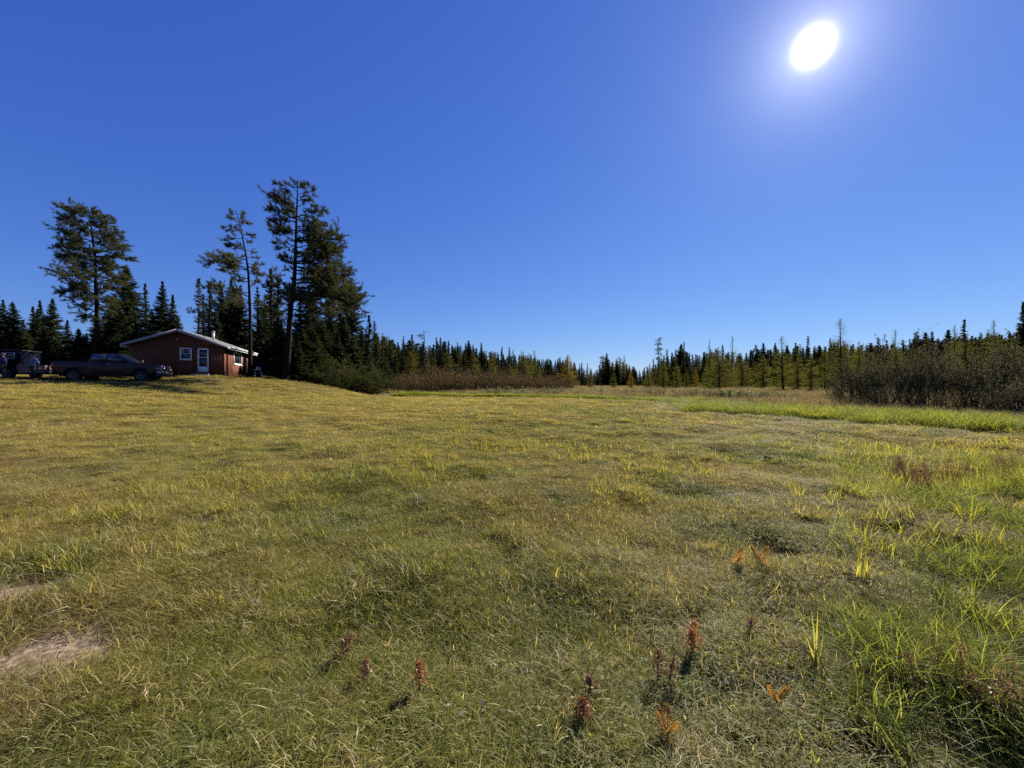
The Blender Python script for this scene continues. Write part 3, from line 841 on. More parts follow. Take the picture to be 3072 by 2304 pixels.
# ---- the three tall jack pines, each built for itself
def jack_pine(label, Y, trunk_px, limbs, seed, r0=.2, extra=16, tuft=1.0, droop=0.0, zlow=.35, shrink=.86):
    rng = np.random.default_rng(seed)
    TP = np.array([at(u, v, Y) for u, v in trunk_px])
    gx, gy = TP[-1][0], TP[-1][1]; gz = hz(gx, gy)
    TP = TP[::-1]; TP[0][2] = gz - .2
    base = np.array([gx, gy, gz])
    TP = TP - base
    T = smooth_path(TP, 22)
    T[1:, 1] += np.cumsum(rng.normal(0, .03, 21))
    Ht = T[-1, 2]
    def on_trunk(z):
        return np.array([np.interp(z, T[:, 2], T[:, 0]), np.interp(z, T[:, 2], T[:, 1]), z])
    rad = lambda z: max(.02, r0 * (1 - max(z, 0) / (Ht * 1.04)) ** .8)
    tr = MB(); cr = MB()
    rr = np.array([rad(z) for z in T[:, 2]]); rr[0] *= 1.5; rr[1] *= 1.1
    tr.path(T, rr, 9)
    L = []
    for (sv, tu, tv) in limbs:
        zs = EYE + (CY - sv) / F0 * Y - base[2]
        tip = np.array(at(tu, tv, Y)) - base
        s = on_trunk(min(zs, Ht - .05))
        dx = tip - s
        dy = rng.normal(0, .45) * abs(dx[0]) + rng.normal(0, .3)
        tip = np.array(at(tu, tv, Y + dy)) - base
        tip = s + (tip - s) * shrink
        L.append((s, tip))
    def reach(z, sg):            # how far the drawn limbs reach on that side at that height
        q = [abs(t[0] - s[0]) for s, t in L[:len(limbs)] if (t[0] - s[0]) * sg > 0 and abs(.5 * (s[2] + t[2]) - z) < Ht * .09]
        return max(q) if q else .7
    for i in range(extra):       # limbs all round that fill the crown
        z = Ht * rng.uniform(zlow + .04, .98); az = rng.random() * 6.283; ca = math.cos(az)
        ln = (reach(z, 1 if ca > 0 else -1) * abs(ca) + .5 * (reach(z, 1) + reach(z, -1)) * (1 - abs(ca))) * rng.uniform(.3, .8)
        s = on_trunk(z)
        L.append((s, s + np.array([ca * ln, math.sin(az) * ln, rng.uniform(-.25, .45) * ln])))
    tuftC = []; tuftD = []
    def branch(s, e, r, depth, arch):
        ln = np.linalg.norm(e - s); n = max(3, int(ln / .35))
        t = np.linspace(0, 1, n + 1)
        mid = (s + e) / 2 + np.array([0, 0, arch * ln]) + rng.normal(0, .06, 3) * ln
        P = (1 - t)[:, None] ** 2 * s + 2 * ((1 - t) * t)[:, None] * mid + t[:, None] ** 2 * e
        P[1:-1] += rng.normal(0, .03, (n - 1, 3))
        rd = np.linspace(r, max(.006, r * .25), n + 1)
        tr.tubes(P[:-1], P[1:], rd[:-1], rd[1:], 5 if depth == 0 else 3)
        d = (e - s) / ln
        if depth < 2:
            cnt = int(ln / (.25 if depth == 0 else .24)) + 1
            for k in range(cnt):
                f = rng.uniform(.22 if depth == 0 else .15, 1.0); j = min(int(f * n), n - 1)
                c = P[j] + (P[j + 1] - P[j]) * (f * n - j)
                a = rng.uniform(.35, 1.15) * rng.choice([-1, 1])
                side = rng.normal(0, 1, 3); side[2] *= .6; side -= d * side.dot(d); side /= max(np.linalg.norm(side), 1e-6)
                dd = d * math.cos(a) + side * abs(math.sin(a)) + np.array([0, 0, .22 - droop])
                dd /= np.linalg.norm(dd)
                l2 = (ln * .34 * (1.15 - f * .6) if depth == 0 else ln * .5) * rng.uniform(.5, 1.15)
                l2 = min(max(l2, .22), 1.5)
                branch(c, c + dd * l2, max(.006, r * (.4 if depth == 0 else .5)), depth + 1, rng.uniform(-.08, .12))
        if depth >= 1:
            m = max(2, int(ln / .12))
            for k in range(m):
                f = rng.uniform(.35, 1); j = min(int(f * n), n - 1)
                tuftC.append(P[j] + (P[j + 1] - P[j]) * (f * n - j)); tuftD.append(d + np.array([0, 0, .25]))
        tuftC.append(e); tuftD.append(d + np.array([0, 0, .3]))
    for s, e in L:
        ln = np.linalg.norm(e - s)
        branch(s, e, max(.018, min(rad(s[2]) * .5, .02 + .012 * ln)), 0, rng.uniform(-.02, .12) + droop * .3)
    C = np.array(tuftC); D = np.array(tuftD); D /= np.linalg.norm(D, axis=1, keepdims=True)
    k = 6
    C = np.repeat(C, k, 0); D = np.repeat(D, k, 0)
    C = C + rng.normal(0, .035, C.shape) - D * rng.uniform(0, .16, (len(C), 1))
    cr.needles(C, D, rng.uniform(.12, .25, len(C)) * tuft, .034, rng, .5)
    # dead stubs on the bare lower trunk
    for i in range(16):
        z = Ht * rng.uniform(.12, zlow + .15); s = on_trunk(z); az = rng.random() * 6.28; l = rng.uniform(.3, 1.1)
        e = s + np.array([math.cos(az) * l, math.sin(az) * l, rng.uniform(-.35, .2) * l])
        tr.tubes([s], [e], [.016], [.004], 4)
    root = empty('jack_pine', tuple(base), 0, label, 'tree', None)
    tr.build('trunk', M['bark'], root, smooth=True)
    cr.build('crown', M['pine'], root)
    return root

jack_pine('tallest jack pine with a lopsided crown, rising over the dark conifers beside the cabin', 36.0,
    [(890, 538), (890, 584), (887, 698), (882, 838), (873, 913), (864, 1030), (858, 1141)],
    [(575, 852, 546), (560, 872, 540), (560, 925, 552), (600, 850, 566), (640, 797, 578), (630, 830, 570), (655, 798, 622), (665, 795, 665), (690, 797, 690), (690, 820, 705), (740, 812, 728), (735, 835, 745), (790, 853, 782), (800, 850, 812),
     (580, 945, 568), (600, 948, 585), (620, 935, 600), (650, 960, 622), (660, 982, 630), (680, 985, 665), (700, 985, 674), (690, 960, 690), (720, 1045, 716), (715, 1010, 700), (750, 1042, 750), (760, 1030, 738), (770, 1048, 772), (790, 1030, 790),
     (800, 1052, 815), (810, 1062, 830), (820, 1010, 815), (840, 1065, 846), (850, 1020, 850), (870, 1078, 900), (860, 1050, 872), (890, 1082, 920), (900, 1050, 938), (905, 1000, 925), (880, 960, 900), (930, 1010, 960), (930, 820, 950), (950, 960, 975)], 11, .30, 46, 1.15, shrink=.92, zlow=.3)
jack_pine('slim leaning jack pine with one long low limb, in front of the cabin side wall', 36.0,
    [(706, 630), (712, 650), (721, 677), (736, 762), (745, 829), (747, 901), (749, 1010), (751, 1134)],
    [(640, 675, 642), (635, 690, 632), (650, 680, 655), (680, 662, 685), (690, 680, 690), (715, 660, 722), (740, 668, 738), (640, 742, 642), (665, 755, 670), (660, 742, 652), (700, 763, 712), (710, 755, 730), (750, 770, 762), (745, 700, 745), (790, 795, 792), (770, 780, 778),
     (810, 592, 788), (812, 640, 778), (805, 680, 800), (780, 690, 770), (812, 790, 826), (800, 770, 812), (860, 788, 842), (890, 640, 850), (880, 690, 868), (912, 800, 902), (900, 700, 900)], 12, .19, 14, 1.0, zlow=.5, shrink=.9)
jack_pine('old jack pine with a broad flat top, drooping limbs and grey lichen, behind the pickup', 40.0,
    [(262, 622), (268, 660), (272, 704), (282, 775), (285, 873), (289, 922), (291, 1020), (292, 1112)],
    [(690, 175, 655), (670, 210, 622), (660, 236, 622), (650, 252, 618), (655, 300, 632), (670, 332, 640), (690, 335, 664), (700, 342, 674), (680, 190, 640), (660, 285, 622), (720, 170, 715), (725, 168, 730), (730, 200, 700), (740, 370, 695), (735, 350, 690), (740, 376, 715), (760, 386, 745), (750, 350, 740), (760, 180, 772), (770, 220, 765), (780, 385, 765),
     (800, 210, 802), (790, 230, 800), (820, 158, 832), (815, 200, 815), (840, 165, 880), (820, 370, 800), (800, 350, 790), (850, 380, 830), (860, 215, 866), (880, 188, 915), (870, 360, 860), (890, 350, 910), (900, 230, 930), (920, 350, 950), (930, 220, 970)], 13, .27, 64, 1.2, droop=.2, zlow=.2, shrink=.88)

# ---- smaller pines and spruces round the cabin: (kind, u, top v, depth, width factor)
def grove(rows, name, label, group, cat='tree'):
    for kind, u, v, Y, wf in rows:
        X, h = top_h(u, v, Y)
        if kind.startswith('larch') and wf >= .9: wf *= 1.55
        lab, grp = label, group
        if '{}' in label:
            w = ('tall ' if h > 9.5 else 'middling ' if h > 7 else 'short ') + ('broad bushy' if kind.startswith('big') else 'narrow pointed')
            lab = label.format(w); grp = w + ' ' + group
        plant(kind, X, Y, h, wf, name, lab, cat, grp)
grove([('bigspruce0', 4, 898, 46, 1.0), ('bigspruce1', 37, 905, 47, .95), ('bigspruce2', 100, 919, 50, 1.0), ('bigspruce0', 112, 930, 47, 1.0), ('bigspruce2', 122, 901, 52, .9), ('bigspruce1', 158, 894, 49, .85), ('bigspruce0', 70, 960, 44, 1.1), ('bigspruce1', 135, 985, 43, 1.2), ('bigspruce2', 200, 960, 46, 1.2), ('bigspruce0', 20, 985, 43, 1.2), ('bigspruce1', 235, 985, 44, 1.3)],
      'spruce_tree', '{} spruce in the row behind the trailer and the parked pickup', 'spruces behind the vehicles')
grove([('spruce0', 437, 851, 62, 1.1), ('bigspruce0', 484, 842, 54, .9), ('bigspruce2', 517, 884, 52, 1.0), ('bigspruce1', 455, 930, 56, 1.0), ('bigspruce0', 530, 945, 60, 1.0), ('bigspruce1', 400, 900, 48, 1.0)],
      'spruce_tree', '{} spruce standing behind the cabin roof', 'spruces behind the cabin roof')
grove([('bigspruce1', 378, 795, 47, 1.0), ('bigspruce0', 345, 880, 45, 1.3), ('bigspruce2', 410, 960, 45, 1.4), ('bigspruce1', 330, 960, 41, 1.6), ('bigspruce0', 375, 1000, 41, 1.7), ('bigspruce2', 290, 940, 43, 1.5), ('bigspruce0', 255, 1000, 42, 1.6)],
      'spruce_tree', '{} conifer crowding the cabin end behind the pickup', 'conifers beside the cabin gable')
grove([('dead0', 595, 832, 52, 1.0)], 'dead_spruce', 'thin half dead spruce pole standing behind the cabin chimney', None)
grove([('spruce1', 610, 880, 51, 1.2), ('spruce0', 626, 852, 54, 1.3), ('bigspruce2', 660, 842, 50, 1.0), ('bigspruce0', 690, 836, 52, 1.0), ('bigspruce1', 720, 880, 51, 1.0), ('spruce2', 774, 858, 52, 1.2), ('spruce0', 831, 832, 50, 1.5), ('bigspruce2', 814, 806, 56, .9), ('spruce3', 865, 862, 50, 1.3),
       ('bigspruce1', 790, 930, 53, 1.0), ('bigspruce0', 645, 930, 48, 1.0), ('bigspruce2', 900, 880, 49, 1.2), ('bigspruce1', 940, 870, 50, 1.0), ('bigspruce0', 985, 880, 52, 1.0), ('bigspruce2', 1020, 870, 55, 1.0), ('bigspruce1', 1053, 845, 58, .9), ('spruce0', 1105, 945, 52, 1.5), ('spruce3', 1124, 962, 55, 1.2), ('spruce2', 1085, 975, 50, 1.6),
       ('bigspruce0', 700, 965, 51, 1.2), ('bigspruce1', 830, 985, 52, 1.3), ('bigspruce2', 760, 985, 52, 1.3), ('bigspruce0', 1000, 975, 46, 1.3), ('bigspruce1', 940, 990, 42, 1.5), ('bigspruce2', 1045, 985, 48, 1.4), ('bigspruce0', 890, 1020, 40, 1.6), ('bigspruce1', 985, 1040, 42, 1.6), ('bigspruce2', 1130, 1030, 52, 1.5), ('bigspruce0', 1075, 1050, 46, 1.6), ('bigspruce1', 800, 1040, 50, 1.6), ('bigspruce2', 845, 960, 50, 1.3),
       ('bigspruce0', 872, 1005, 37.6, 1.5), ('bigspruce2', 895, 1020, 37.2, 1.7), ('bigspruce1', 905, 985, 39, 1.9), ('bigspruce0', 950, 1000, 40, 1.9), ('bigspruce2', 1010, 1000, 43, 1.9), ('bigspruce1', 1060, 1010, 46, 1.9), ('bigspruce0', 1105, 1030, 48, 1.8), ('bigspruce2', 870, 1040, 38.5, 2.0), ('bigspruce1', 965, 960, 44, 1.6), ('bigspruce0', 1030, 950, 48, 1.6), ('bigspruce2', 925, 945, 44, 1.7), ('bigspruce1', 1145, 1060, 53, 1.8), ('bigspruce1', 660, 960, 50, 1.5), ('bigspruce0', 740, 1010, 51, 1.6)],
      'spruce_tree', '{} dark conifer in the dense clump past the cabin side window', 'conifers in the clump beside the cabin')

# ---- the treeline: explicit skyline from the photograph, then depth by how far that edge of the wood stands
SKY_U = [1130, 1155, 1180, 1215, 1240, 1290, 1335, 1360, 1395, 1430, 1460, 1500, 1540, 1585, 1625, 1660, 1690, 1720, 1750, 1790, 1805, 1850, 1885, 1920, 1950, 1975, 2005, 2050, 2090, 2130, 2190, 2230, 2260, 2310, 2350, 2395, 2425, 2445, 2490, 2560, 2600, 2640, 2680, 2700, 2745, 2795, 2830, 2890, 2935, 2975, 3015, 3050, 3072]
SKY_V = [990, 1000, 1012, 1020, 1016, 1020, 1010, 1027, 1025, 1035, 1043, 1040, 1057, 1052, 1065, 1070, 1063, 1075, 1092, 1100, 1070, 1066, 1080, 1100, 1085, 1060, 1050, 1040, 1050, 1040, 1045, 1050, 1038, 1030, 1035, 1025, 1030, 1030, 1018, 1022, 1020, 1018, 1020, 1030, 1005, 1000, 995, 1000, 1000, 985, 1000, 990, 960]
EDGE_U = [1100, 1330, 1530, 1700, 1800, 1880, 1930, 2000, 2200, 2400, 2528, 2700, 3072, 3400]
EDGE_Y = [60, 85, 112, 145, 190, 200, 140, 108, 96, 82, 66, 60, 50, 44]
rng = np.random.default_rng(77)
def edge_y(u): return float(np.interp(u, EDGE_U, EDGE_Y))
def sky_v(u): return float(np.interp(u, SKY_U, SKY_V))
u = 1132.0; i = 0
while u < 1960:
    for row in range(2):
        uu = u + rng.uniform(-6, 6); Y = edge_y(uu) + 3 + row * rng.uniform(5, 9) + rng.uniform(-2, 2)
        v = sky_v(uu) + (rng.uniform(-14, 18) if row else rng.uniform(2, 44))
        X, h = top_h(uu, v, Y)
        isl = rng.random() < .22
        big = rng.random() < .28; bl = ('tall ' if h > 9 else 'shorter ') + ('broad' if big else 'narrow')
        plant('larch%d' % rng.integers(4) if isl else ('bigspruce%d' % rng.integers(3) if big else 'spruce%d' % rng.integers(5)), X, Y, h, rng.uniform(1.2, 1.9) if isl else rng.uniform(1.0, 1.7), 'larch_tree' if isl else 'spruce_tree',
              'olive green larch mixed into the spruce wall behind the brown thicket' if isl else (bl + ' dark spruce in the wall of trees behind the brown thicket'), 'tree',
              'larches in the wall of trees' if isl else bl + ' spruces in the wall of trees')
    u += rng.uniform(9, 24)
u = 1955.0
while u < 3085:
    for row in range(2):
        uu = u + rng.uniform(-8, 8); Y = edge_y(uu) + 8 + row * rng.uniform(6, 12) + rng.uniform(-3, 3)
        v = sky_v(uu) + (rng.uniform(-12, 24) if row else rng.uniform(8, 60))
        X, h = top_h(uu, v, Y)
        isl = rng.random() < (.5 if row == 0 else .2)
        big = rng.random() < .28; bl = ('tall ' if h > 9 else 'shorter ') + ('broad' if big else 'narrow')
        plant('larch%d' % rng.integers(4) if isl else ('bigspruce%d' % rng.integers(3) if big else 'spruce%d' % rng.integers(5)), X, Y, h, rng.uniform(1.2, 1.9) if isl else rng.uniform(1.0, 1.7), 'larch_tree' if isl else 'spruce_tree',
              'sparse olive larch among the spruces at the back of the reed meadow' if isl else (bl + ' dark spruce in the wood at the back of the reed meadow'), 'tree',
              'larches at the back of the meadow' if isl else bl + ' spruces at the back of the meadow')
    u += rng.uniform(11, 30)
# named individuals in front of that wood
for kind, u, v, Y, wf, lab in [
        ('gold0', 1706, 1062, 96, 1.15, 'broad golden larch at the end of the brown thicket'),
        ('gold1', 1893, 1108, 88, .9, 'small golden larch standing alone at the meadow edge'),
        ('gold1', 2087, 1108, 84, .8, 'slim golden larch between green larches at the meadow edge'),
        ('larch1', 2528, 955, 58, .95, 'tallest larch with a bare feathery top beside the willow thicket'),
        ('larch1', 2350, 1008, 64, 1.0, 'tall larch with a dark straight trunk and thin pointed tip'),
        ('larch0', 2432, 1062, 60, 1.0, 'shorter open larch on a dark trunk at the meadow edge'),
        ('larch2', 2158, 1040, 78, 1.2, 'broad bushy olive larch reaching down to the reeds')]:
    X, h = top_h(u, v, Y)
    plant(kind, X, Y, h, wf * 1.45, 'larch_tree', lab, 'tree', None)
grove([('larch2', 1992, 1082, 86, 1.0), ('larch0', 2030, 1088, 88, .9), ('larch3', 2060, 1105, 82, .9), ('larch2', 1945, 1110, 90, 1.0), ('larch0', 1840, 1112, 100, .9), ('larch3', 1772, 1105, 104, 1.0), ('larch2', 2225, 1070, 84, 1.1), ('larch0', 2290, 1062, 80, 1.1), ('larch3', 2120, 1090, 86, 1.0), ('larch2', 2395, 1070, 66, 1.0), ('larch0', 2475, 1055, 64, 1.1), ('larch2', 2575, 1040, 56, 1.1), ('larch3', 2630, 1035, 54, 1.1), ('larch0', 2690, 1040, 54, 1.0), ('larch2', 2760, 1035, 52, 1.1), ('larch3', 2850, 1025, 50, 1.0), ('larch0', 2900, 1000, 52, 1.0), ('larch2', 2985, 990, 50, 1.1), ('larch3', 3045, 1010, 48, 1.0)],
      'larch_tree', 'young olive green larch along the front of the meadow wood', 'larches along the front of the wood')
grove([('larch1', 2682, 988, 66, .85), ('larch1', 2195, 1008, 100, .89), ('larch3', 2130, 1020, 104, .89), ('larch1', 2868, 975, 58, .85), ('larch1', 2978, 960, 56, .89)],
      'larch_tree', 'thin larch with a bare grey top over the spruces', 'thin bare topped larches')
grove([('spruce0', 2893, 958, 58, 1.2), ('spruce1', 2795, 993, 62, 1.1), ('spruce2', 2745, 1000, 64, 1.0), ('spruce1', 2425, 1008, 88, 1.0), ('spruce0', 2490, 1014, 76, .9), ('spruce3', 2052, 1024, 110, 1.0), ('spruce1', 3030, 1000, 58, 1.0), ('bigspruce2', 3068, 905, 50, .8)],
      'spruce_tree', 'taller dark spruce spire rising above the meadow wood', 'spruce spires over the meadow wood')

def crooked_pine(u, vtop, vbase, Y, label, seed, dead=False, wide=1.0):
    rng = np.random.default_rng(seed)
    X, h = top_h(u, vtop, Y)
    tr = MB(); cr = MB()
    n = 10; zz = np.linspace(-.2, h, n)
    T = np.stack([np.cumsum(rng.normal(0, .1, n)) * h / 12, np.cumsum(rng.normal(0, .1, n)) * h / 12, zz], 1); T[:, :2] -= T[0, :2]
    tr.path(T, np.linspace(.18, .04, n), 6)
    C = []; D = []
    for i in range(26 if not dead else 12):
        f = rng.uniform(.55, 1.0) if not dead else rng.uniform(.72, .98)
        z = f * h; c = np.array([np.interp(z, zz, T[:, 0]), np.interp(z, zz, T[:, 1]), z])
        a = rng.random() * 6.28; l = rng.uniform(.6, 1.7) * wide * (1.3 - f * .6)
        if dead: a = rng.choice([3.1, 3.4, 0.1, 2.9]); l *= 1.3
        e = c + np.array([math.cos(a) * l, math.sin(a) * l, rng.uniform(-.1, .5) * l])
        tr.tubes([c], [e], [.04], [.01], 4)
        if dead and rng.random() < .5: continue
        m = int(12 * l)
        t = rng.uniform(.4, 1.05, (m, 1)); C.append(c + (e - c) * t + rng.normal(0, .16, (m, 3))); D.append(np.broadcast_to(e - c, (m, 3)))
    C = np.concatenate(C); D = np.concatenate(D); D = D / np.linalg.norm(D, axis=1, keepdims=True) + [0, 0, .3]
    k = 6; C = np.repeat(C, k, 0) + rng.normal(0, .06, (len(C) * k, 3)); D = np.repeat(D, k, 0)
    cr.needles(C, D, .28, .07, rng, .6)
    root = empty('jack_pine', (X, Y, hz(X, Y)), 0, label, 'tree')
    tr.build('trunk', M['bark'], root); cr.build('crown', M['pine'], root)
crooked_pine(1272, 988, 1120, 76, 'nearly dead flat topped pine with a broken crown above the spruce wall', 51, True, 1.3)
crooked_pine(1974, 1016, 1150, 104, 'tall pine with a tufted narrow crown above the meadow wood', 52, False, .9)
crooked_pine(1806, 1068, 1150, 130, 'lone tufted pine in the far gap of the treeline', 53, False, .9)
crooked_pine(814, 806, 1100, 55, 'flat crowned pine poking out of the dark clump beside the cabin', 54, False, 1.3)
crooked_pine(672, 838, 1100, 49, 'spreading pine whose flat limbs top the clump behind the cabin roof', 55, False, 2.2)

# the wood behind them goes on as one mass
def far_wood():
    rng = np.random.default_rng(9)
    c = bpy.data.collections.new('source wood')
    for i in range(5):
        me = bpy.data.meshes.new('wood')
        bm = bmesh.new()
        for j, part in enumerate(KIND['spruce%d' % i][0]):
            bm.from_mesh(part)
        bm.to_mesh(me); bm.free()
        me.materials.append(M['spruce'])
        c.objects.link(bpy.data.objects.new('wood_%d' % i, me))
    SRC['wood'] = (c, 5)
    pts = []; S = []
    for u in np.arange(1120, 3400, 9.0):
        for k in range(3):
            uu = u + rng.uniform(-8, 8); Y = edge_y(uu) * 1.12 + 12 + k * rng.uniform(8, 22)
            v = sky_v(uu) + rng.uniform(8, 40); X, h = top_h(uu, v, Y)
            pts.append((X, Y, hz(X, Y))); S.append((h / 10 * 1.8, h / 10 * 1.8, h / 10))
    for k in range(170):
        X = rng.uniform(-120, -24); Y = rng.uniform(62, 110)
        u = CX + X / Y * F0
        if u > 1120: continue
        v = 985 + rng.uniform(0, 50); h = EYE + (CY - v) / F0 * Y - hz(X, Y)
        pts.append((X, Y, hz(X, Y))); S.append((h / 10 * 1.5, h / 10 * 1.5, h / 10))
    scatter('far_wood', pts, rng.uniform(0, 6.28, len(pts)), S, 'wood', 'dense dark conifer wood filling the gaps behind the treeline', 'wood')
far_wood()

# ---- thickets
rng = np.random.default_rng(33)
for u0 in np.arange(1135, 1700, 17):
    for row in range(2):
        if rng.random() < .28: continue
        uu = u0 + rng.uniform(-9, 9); Y = np.interp(uu, [1090, 1300, 1500, 1700], [50, 60, 72, 84]) + row * 5 + rng.uniform(-2, 2)
        vt = np.interp(uu, [1090, 1200, 1300, 1350, 1420, 1500, 1600, 1700], [1135, 1126, 1110, 1102, 1104, 1113, 1121, 1127]) + rng.uniform(-8, 18) + (0 if row else 10)
        X, h = top_h(uu, vt, Y)
        plant('alder%d' % rng.integers(4), X, Y, h, rng.uniform(1.1, 1.5), 'alder_shrub', 'leafless brown alder shrub in the thicket below the spruce wall', 'shrub', 'alder shrubs below the spruce wall', base=3.0)
for uu, vt, Y in [(2510, 1175, 27), (2548, 1138, 27), (2590, 1105, 26.5), (2630, 1080, 26), (2668, 1068, 25), (2705, 1052, 26), (2752, 1100, 24), (2790, 1078, 25), (2840, 1058, 23.5), (2885, 1115, 24), (2930, 1070, 22.5), (2975, 1050, 23), (3020, 1082, 21), (3058, 1046, 22), (3110, 1050, 21), (2570, 1180, 23), (2650, 1165, 22.5), (2735, 1175, 22), (2830, 1165, 21), (2990, 1150, 19.5), (3070, 1120, 18.5)]:
    X, h = top_h(uu, vt + rng.uniform(-16, 12), Y)
    plant('willow%d' % rng.integers(3), X, Y, h, rng.uniform(.7, 1.05), 'willow_shrub', ('tall' if h > 3.1 else 'low') + ' dark many stemmed willow in the big thicket behind the sedge', 'shrub', ('tall' if h > 3.1 else 'low') + ' willows in the thicket behind the sedge', base=3.4)
for uu, vt, Y in [(905, 1108, 37.5), (930, 1112, 38), (955, 1112, 38.5), (985, 1108, 39), (880, 1118, 37), (1010, 1105, 41), (1035, 1100, 43), (1060, 1105, 44), (1085, 1112, 45), (905, 1085, 40), (970, 1080, 42), (840, 1105, 47), (812, 1108, 48), (790, 1104, 49), (1105, 1125, 46), (1030, 1075, 45), (1070, 1085, 47), (860, 1095, 39), (935, 1085, 40), (1000, 1090, 41)]:
    X, h = top_h(uu, vt, Y)
    plant('leafy%d' % rng.integers(2), X, Y, h, 1.5, 'leafy_shrub', 'low leafy shrub at the foot of the dark conifer clump', 'shrub', 'leafy shrubs under the conifer clump', base=3.4)
for uu, v, Y, h in [(2330, 1195, 36, .9), (2305, 1197, 35, .7), (2210, 1187, 40, .9), (2180, 1188, 41, .8), (2150, 1188, 42, .8), (1980, 1190, 46, .8), (1940, 1185, 50, .8), (1870, 1183, 52, .8), (1560, 1178, 55, 1.0), (1500, 1176, 56, 1.0), (1470, 1176, 56, .9), (1660, 1180, 54, 1.0), (1720, 1182, 54, .9), (2550, 1190, 30, 1.0), (1800, 1178, 58, .9), (1610, 1176, 58, .8), (2060, 1188, 44, .8), (2095, 1186, 45, .8), (2270, 1190, 38, .8), (1240, 1172, 56, .8), (1210, 1174, 55, .9), (1180, 1174, 54, .8)]:
    X = (uu - CX) / F0 * Y
    plant('pale%d' % rng.integers(2), X, Y, h * 1.35, 1.6, 'meadow_shrub', 'small pale leaved shrub standing in the reed meadow', 'shrub', 'pale shrubs in the reed meadow', base=1.0)

# ------------------------------------------------------------------ built things: materials
def glass_mat(name, col=(.02, .025, .03), rough=.04):
    m, t = newmat(name)
    p = nd(t, 'ShaderNodeBsdfPrincipled')
    n = noise(t, 3.0, 2, nd(t, 'ShaderNodeTexCoord').outputs['Object'])
    setin(t, p, 'Base Color', mixc(t, n, tuple(c * .7 for c in col), tuple(c * 1.3 for c in col)))
    p.inputs['Roughness'].default_value = rough; p.inputs['Specular IOR Level'].default_value = .8
    return finish(m, t, p.outputs[0])
def shingle_mat():
    m, t = newmat('grey asphalt shingles')
    tc = nd(t, 'ShaderNodeTexCoord')
    br = nd(t, 'ShaderNodeTexBrick'); br.inputs['Scale'].default_value = 1.0
    br.inputs['Brick Width'].default_value = .33; br.inputs['Row Height'].default_value = .14; br.inputs['Mortar Size'].default_value = .006
    br.inputs['Color1'].default_value = (.055, .057, .062, 1); br.inputs['Color2'].default_value = (.085, .088, .095, 1); br.inputs['Mortar'].default_value = (.03, .03, .032, 1)
    sx = nd(t, 'ShaderNodeSeparateXYZ'); t.links.new(tc.outputs['Object'], sx.inputs[0])
    cm = nd(t, 'ShaderNodeCombineXYZ'); t.links.new(sx.outputs['Y'], cm.inputs[0]); t.links.new(sx.outputs['X'], cm.inputs[1])
    t.links.new(cm.outputs[0], br.inputs['Vector'])
    c = mixc(t, mth(t, 'MULTIPLY', noise(t, 40, 3, tc.outputs['Object']), .5), br.outputs['Color'], (.12, .12, .125))
    p = nd(t, 'ShaderNodeBsdfPrincipled'); setin(t, p, 'Base Color', c); p.inputs['Roughness'].default_value = .85
    b = nd(t, 'ShaderNodeBump'); b.inputs['Strength'].default_value = .5; b.inputs['Distance'].default_value = .01
    t.links.new(br.outputs['Fac'], b.inputs['Height']); b.invert = True; t.links.new(b.outputs[0], p.inputs['Normal'])
    return finish(m, t, p.outputs[0])
M['siding'] = plain('rust brown stained plywood siding', (.145, .053, .03), .85, var=.22, scale=3.5, stretch=(3, 3, .35), spec=.15)
M['white'] = plain('white paint', (.78, .78, .76), .5, var=.05, spec=.3)
M['fascia'] = plain('white fascia paint greyed for shade', (.30, .31, .33), .6, var=.06)  # shade of the white rake boards put into this grey; other trim shares it
M['shingle'] = shingle_mat()
M['pane'] = glass_mat('dark window glass')
M['curtain'] = plain('faded curtain', (.32, .27, .25), .9, var=.2, scale=12, stretch=(4, 4, .3))
M['concrete'] = plain('weathered concrete', (.34, .32, .29), .9, var=.15, scale=5)
M['dark'] = plain('black void', (.012, .011, .01), .9)
M['maroon'] = plain('dark maroon car paint', (.016, .0015, .0035), .45, metal=0, var=.08, spec=.25, coat=0.15)
M['tyre'] = plain('black tyre rubber', (.016, .016, .017), .8, var=.2, spec=.2)
M['rim'] = plain('grey alloy', (.09, .09, .095), .35, metal=.9, var=.1)
M['chrome'] = plain('dull bright trim', (.30, .31, .33), .3, metal=1.0, var=.05)
M['trim'] = plain('black plastic trim', (.014, .014, .015), .55, var=.15)
M['lens'] = plain('clear lamp lens', (.55, .58, .62), .08, var=.1, spec=.8, coat=1.0)
M['redlens'] = plain('red lamp lens', (.25, .012, .012), .15, var=.1, spec=.6)
M['autoglass'] = glass_mat('tinted car glass', (.012, .014, .018), .02)
M['navy'] = plain('dark navy panel', (.005, .006, .013), .9, var=.2, spec=0)
M['blacksteel'] = plain('black painted steel', (.018, .018, .018), .5, var=.2)
M['pinkboard'] = plain('faded reddish boards', (.24, .155, .135), .85, var=.2, scale=5, stretch=(1, 1, 4))
M['skin'] = plain('skin', (.42, .24, .17), .6, var=.06, spec=.3)
M['blueshirt'] = plain('blue work shirt', (.075, .14, .32), .9, var=.18, scale=9)
M['navyshirt'] = plain('dark navy jacket', (.02, .03, .09), .9, var=.2, scale=9)
M['paleblue'] = plain('pale blue sleeve', (.25, .36, .48), .9, var=.12, scale=9)
M['jeans'] = plain('dark work trousers', (.03, .028, .035), .9, var=.2, scale=9)
M['hair'] = plain('dark hair', (.02, .015, .012), .7, var=.3, scale=30)
M['greyhair'] = plain('fair grey hair', (.28, .23, .18), .7, var=.2, scale=30)
M['boot'] = plain('dark leather boots', (.025, .02, .016), .7, var=.2)
M['fern'] = foliage('orange bracken', (.36, .19, .045), (.50, .30, .085), .5, .02)
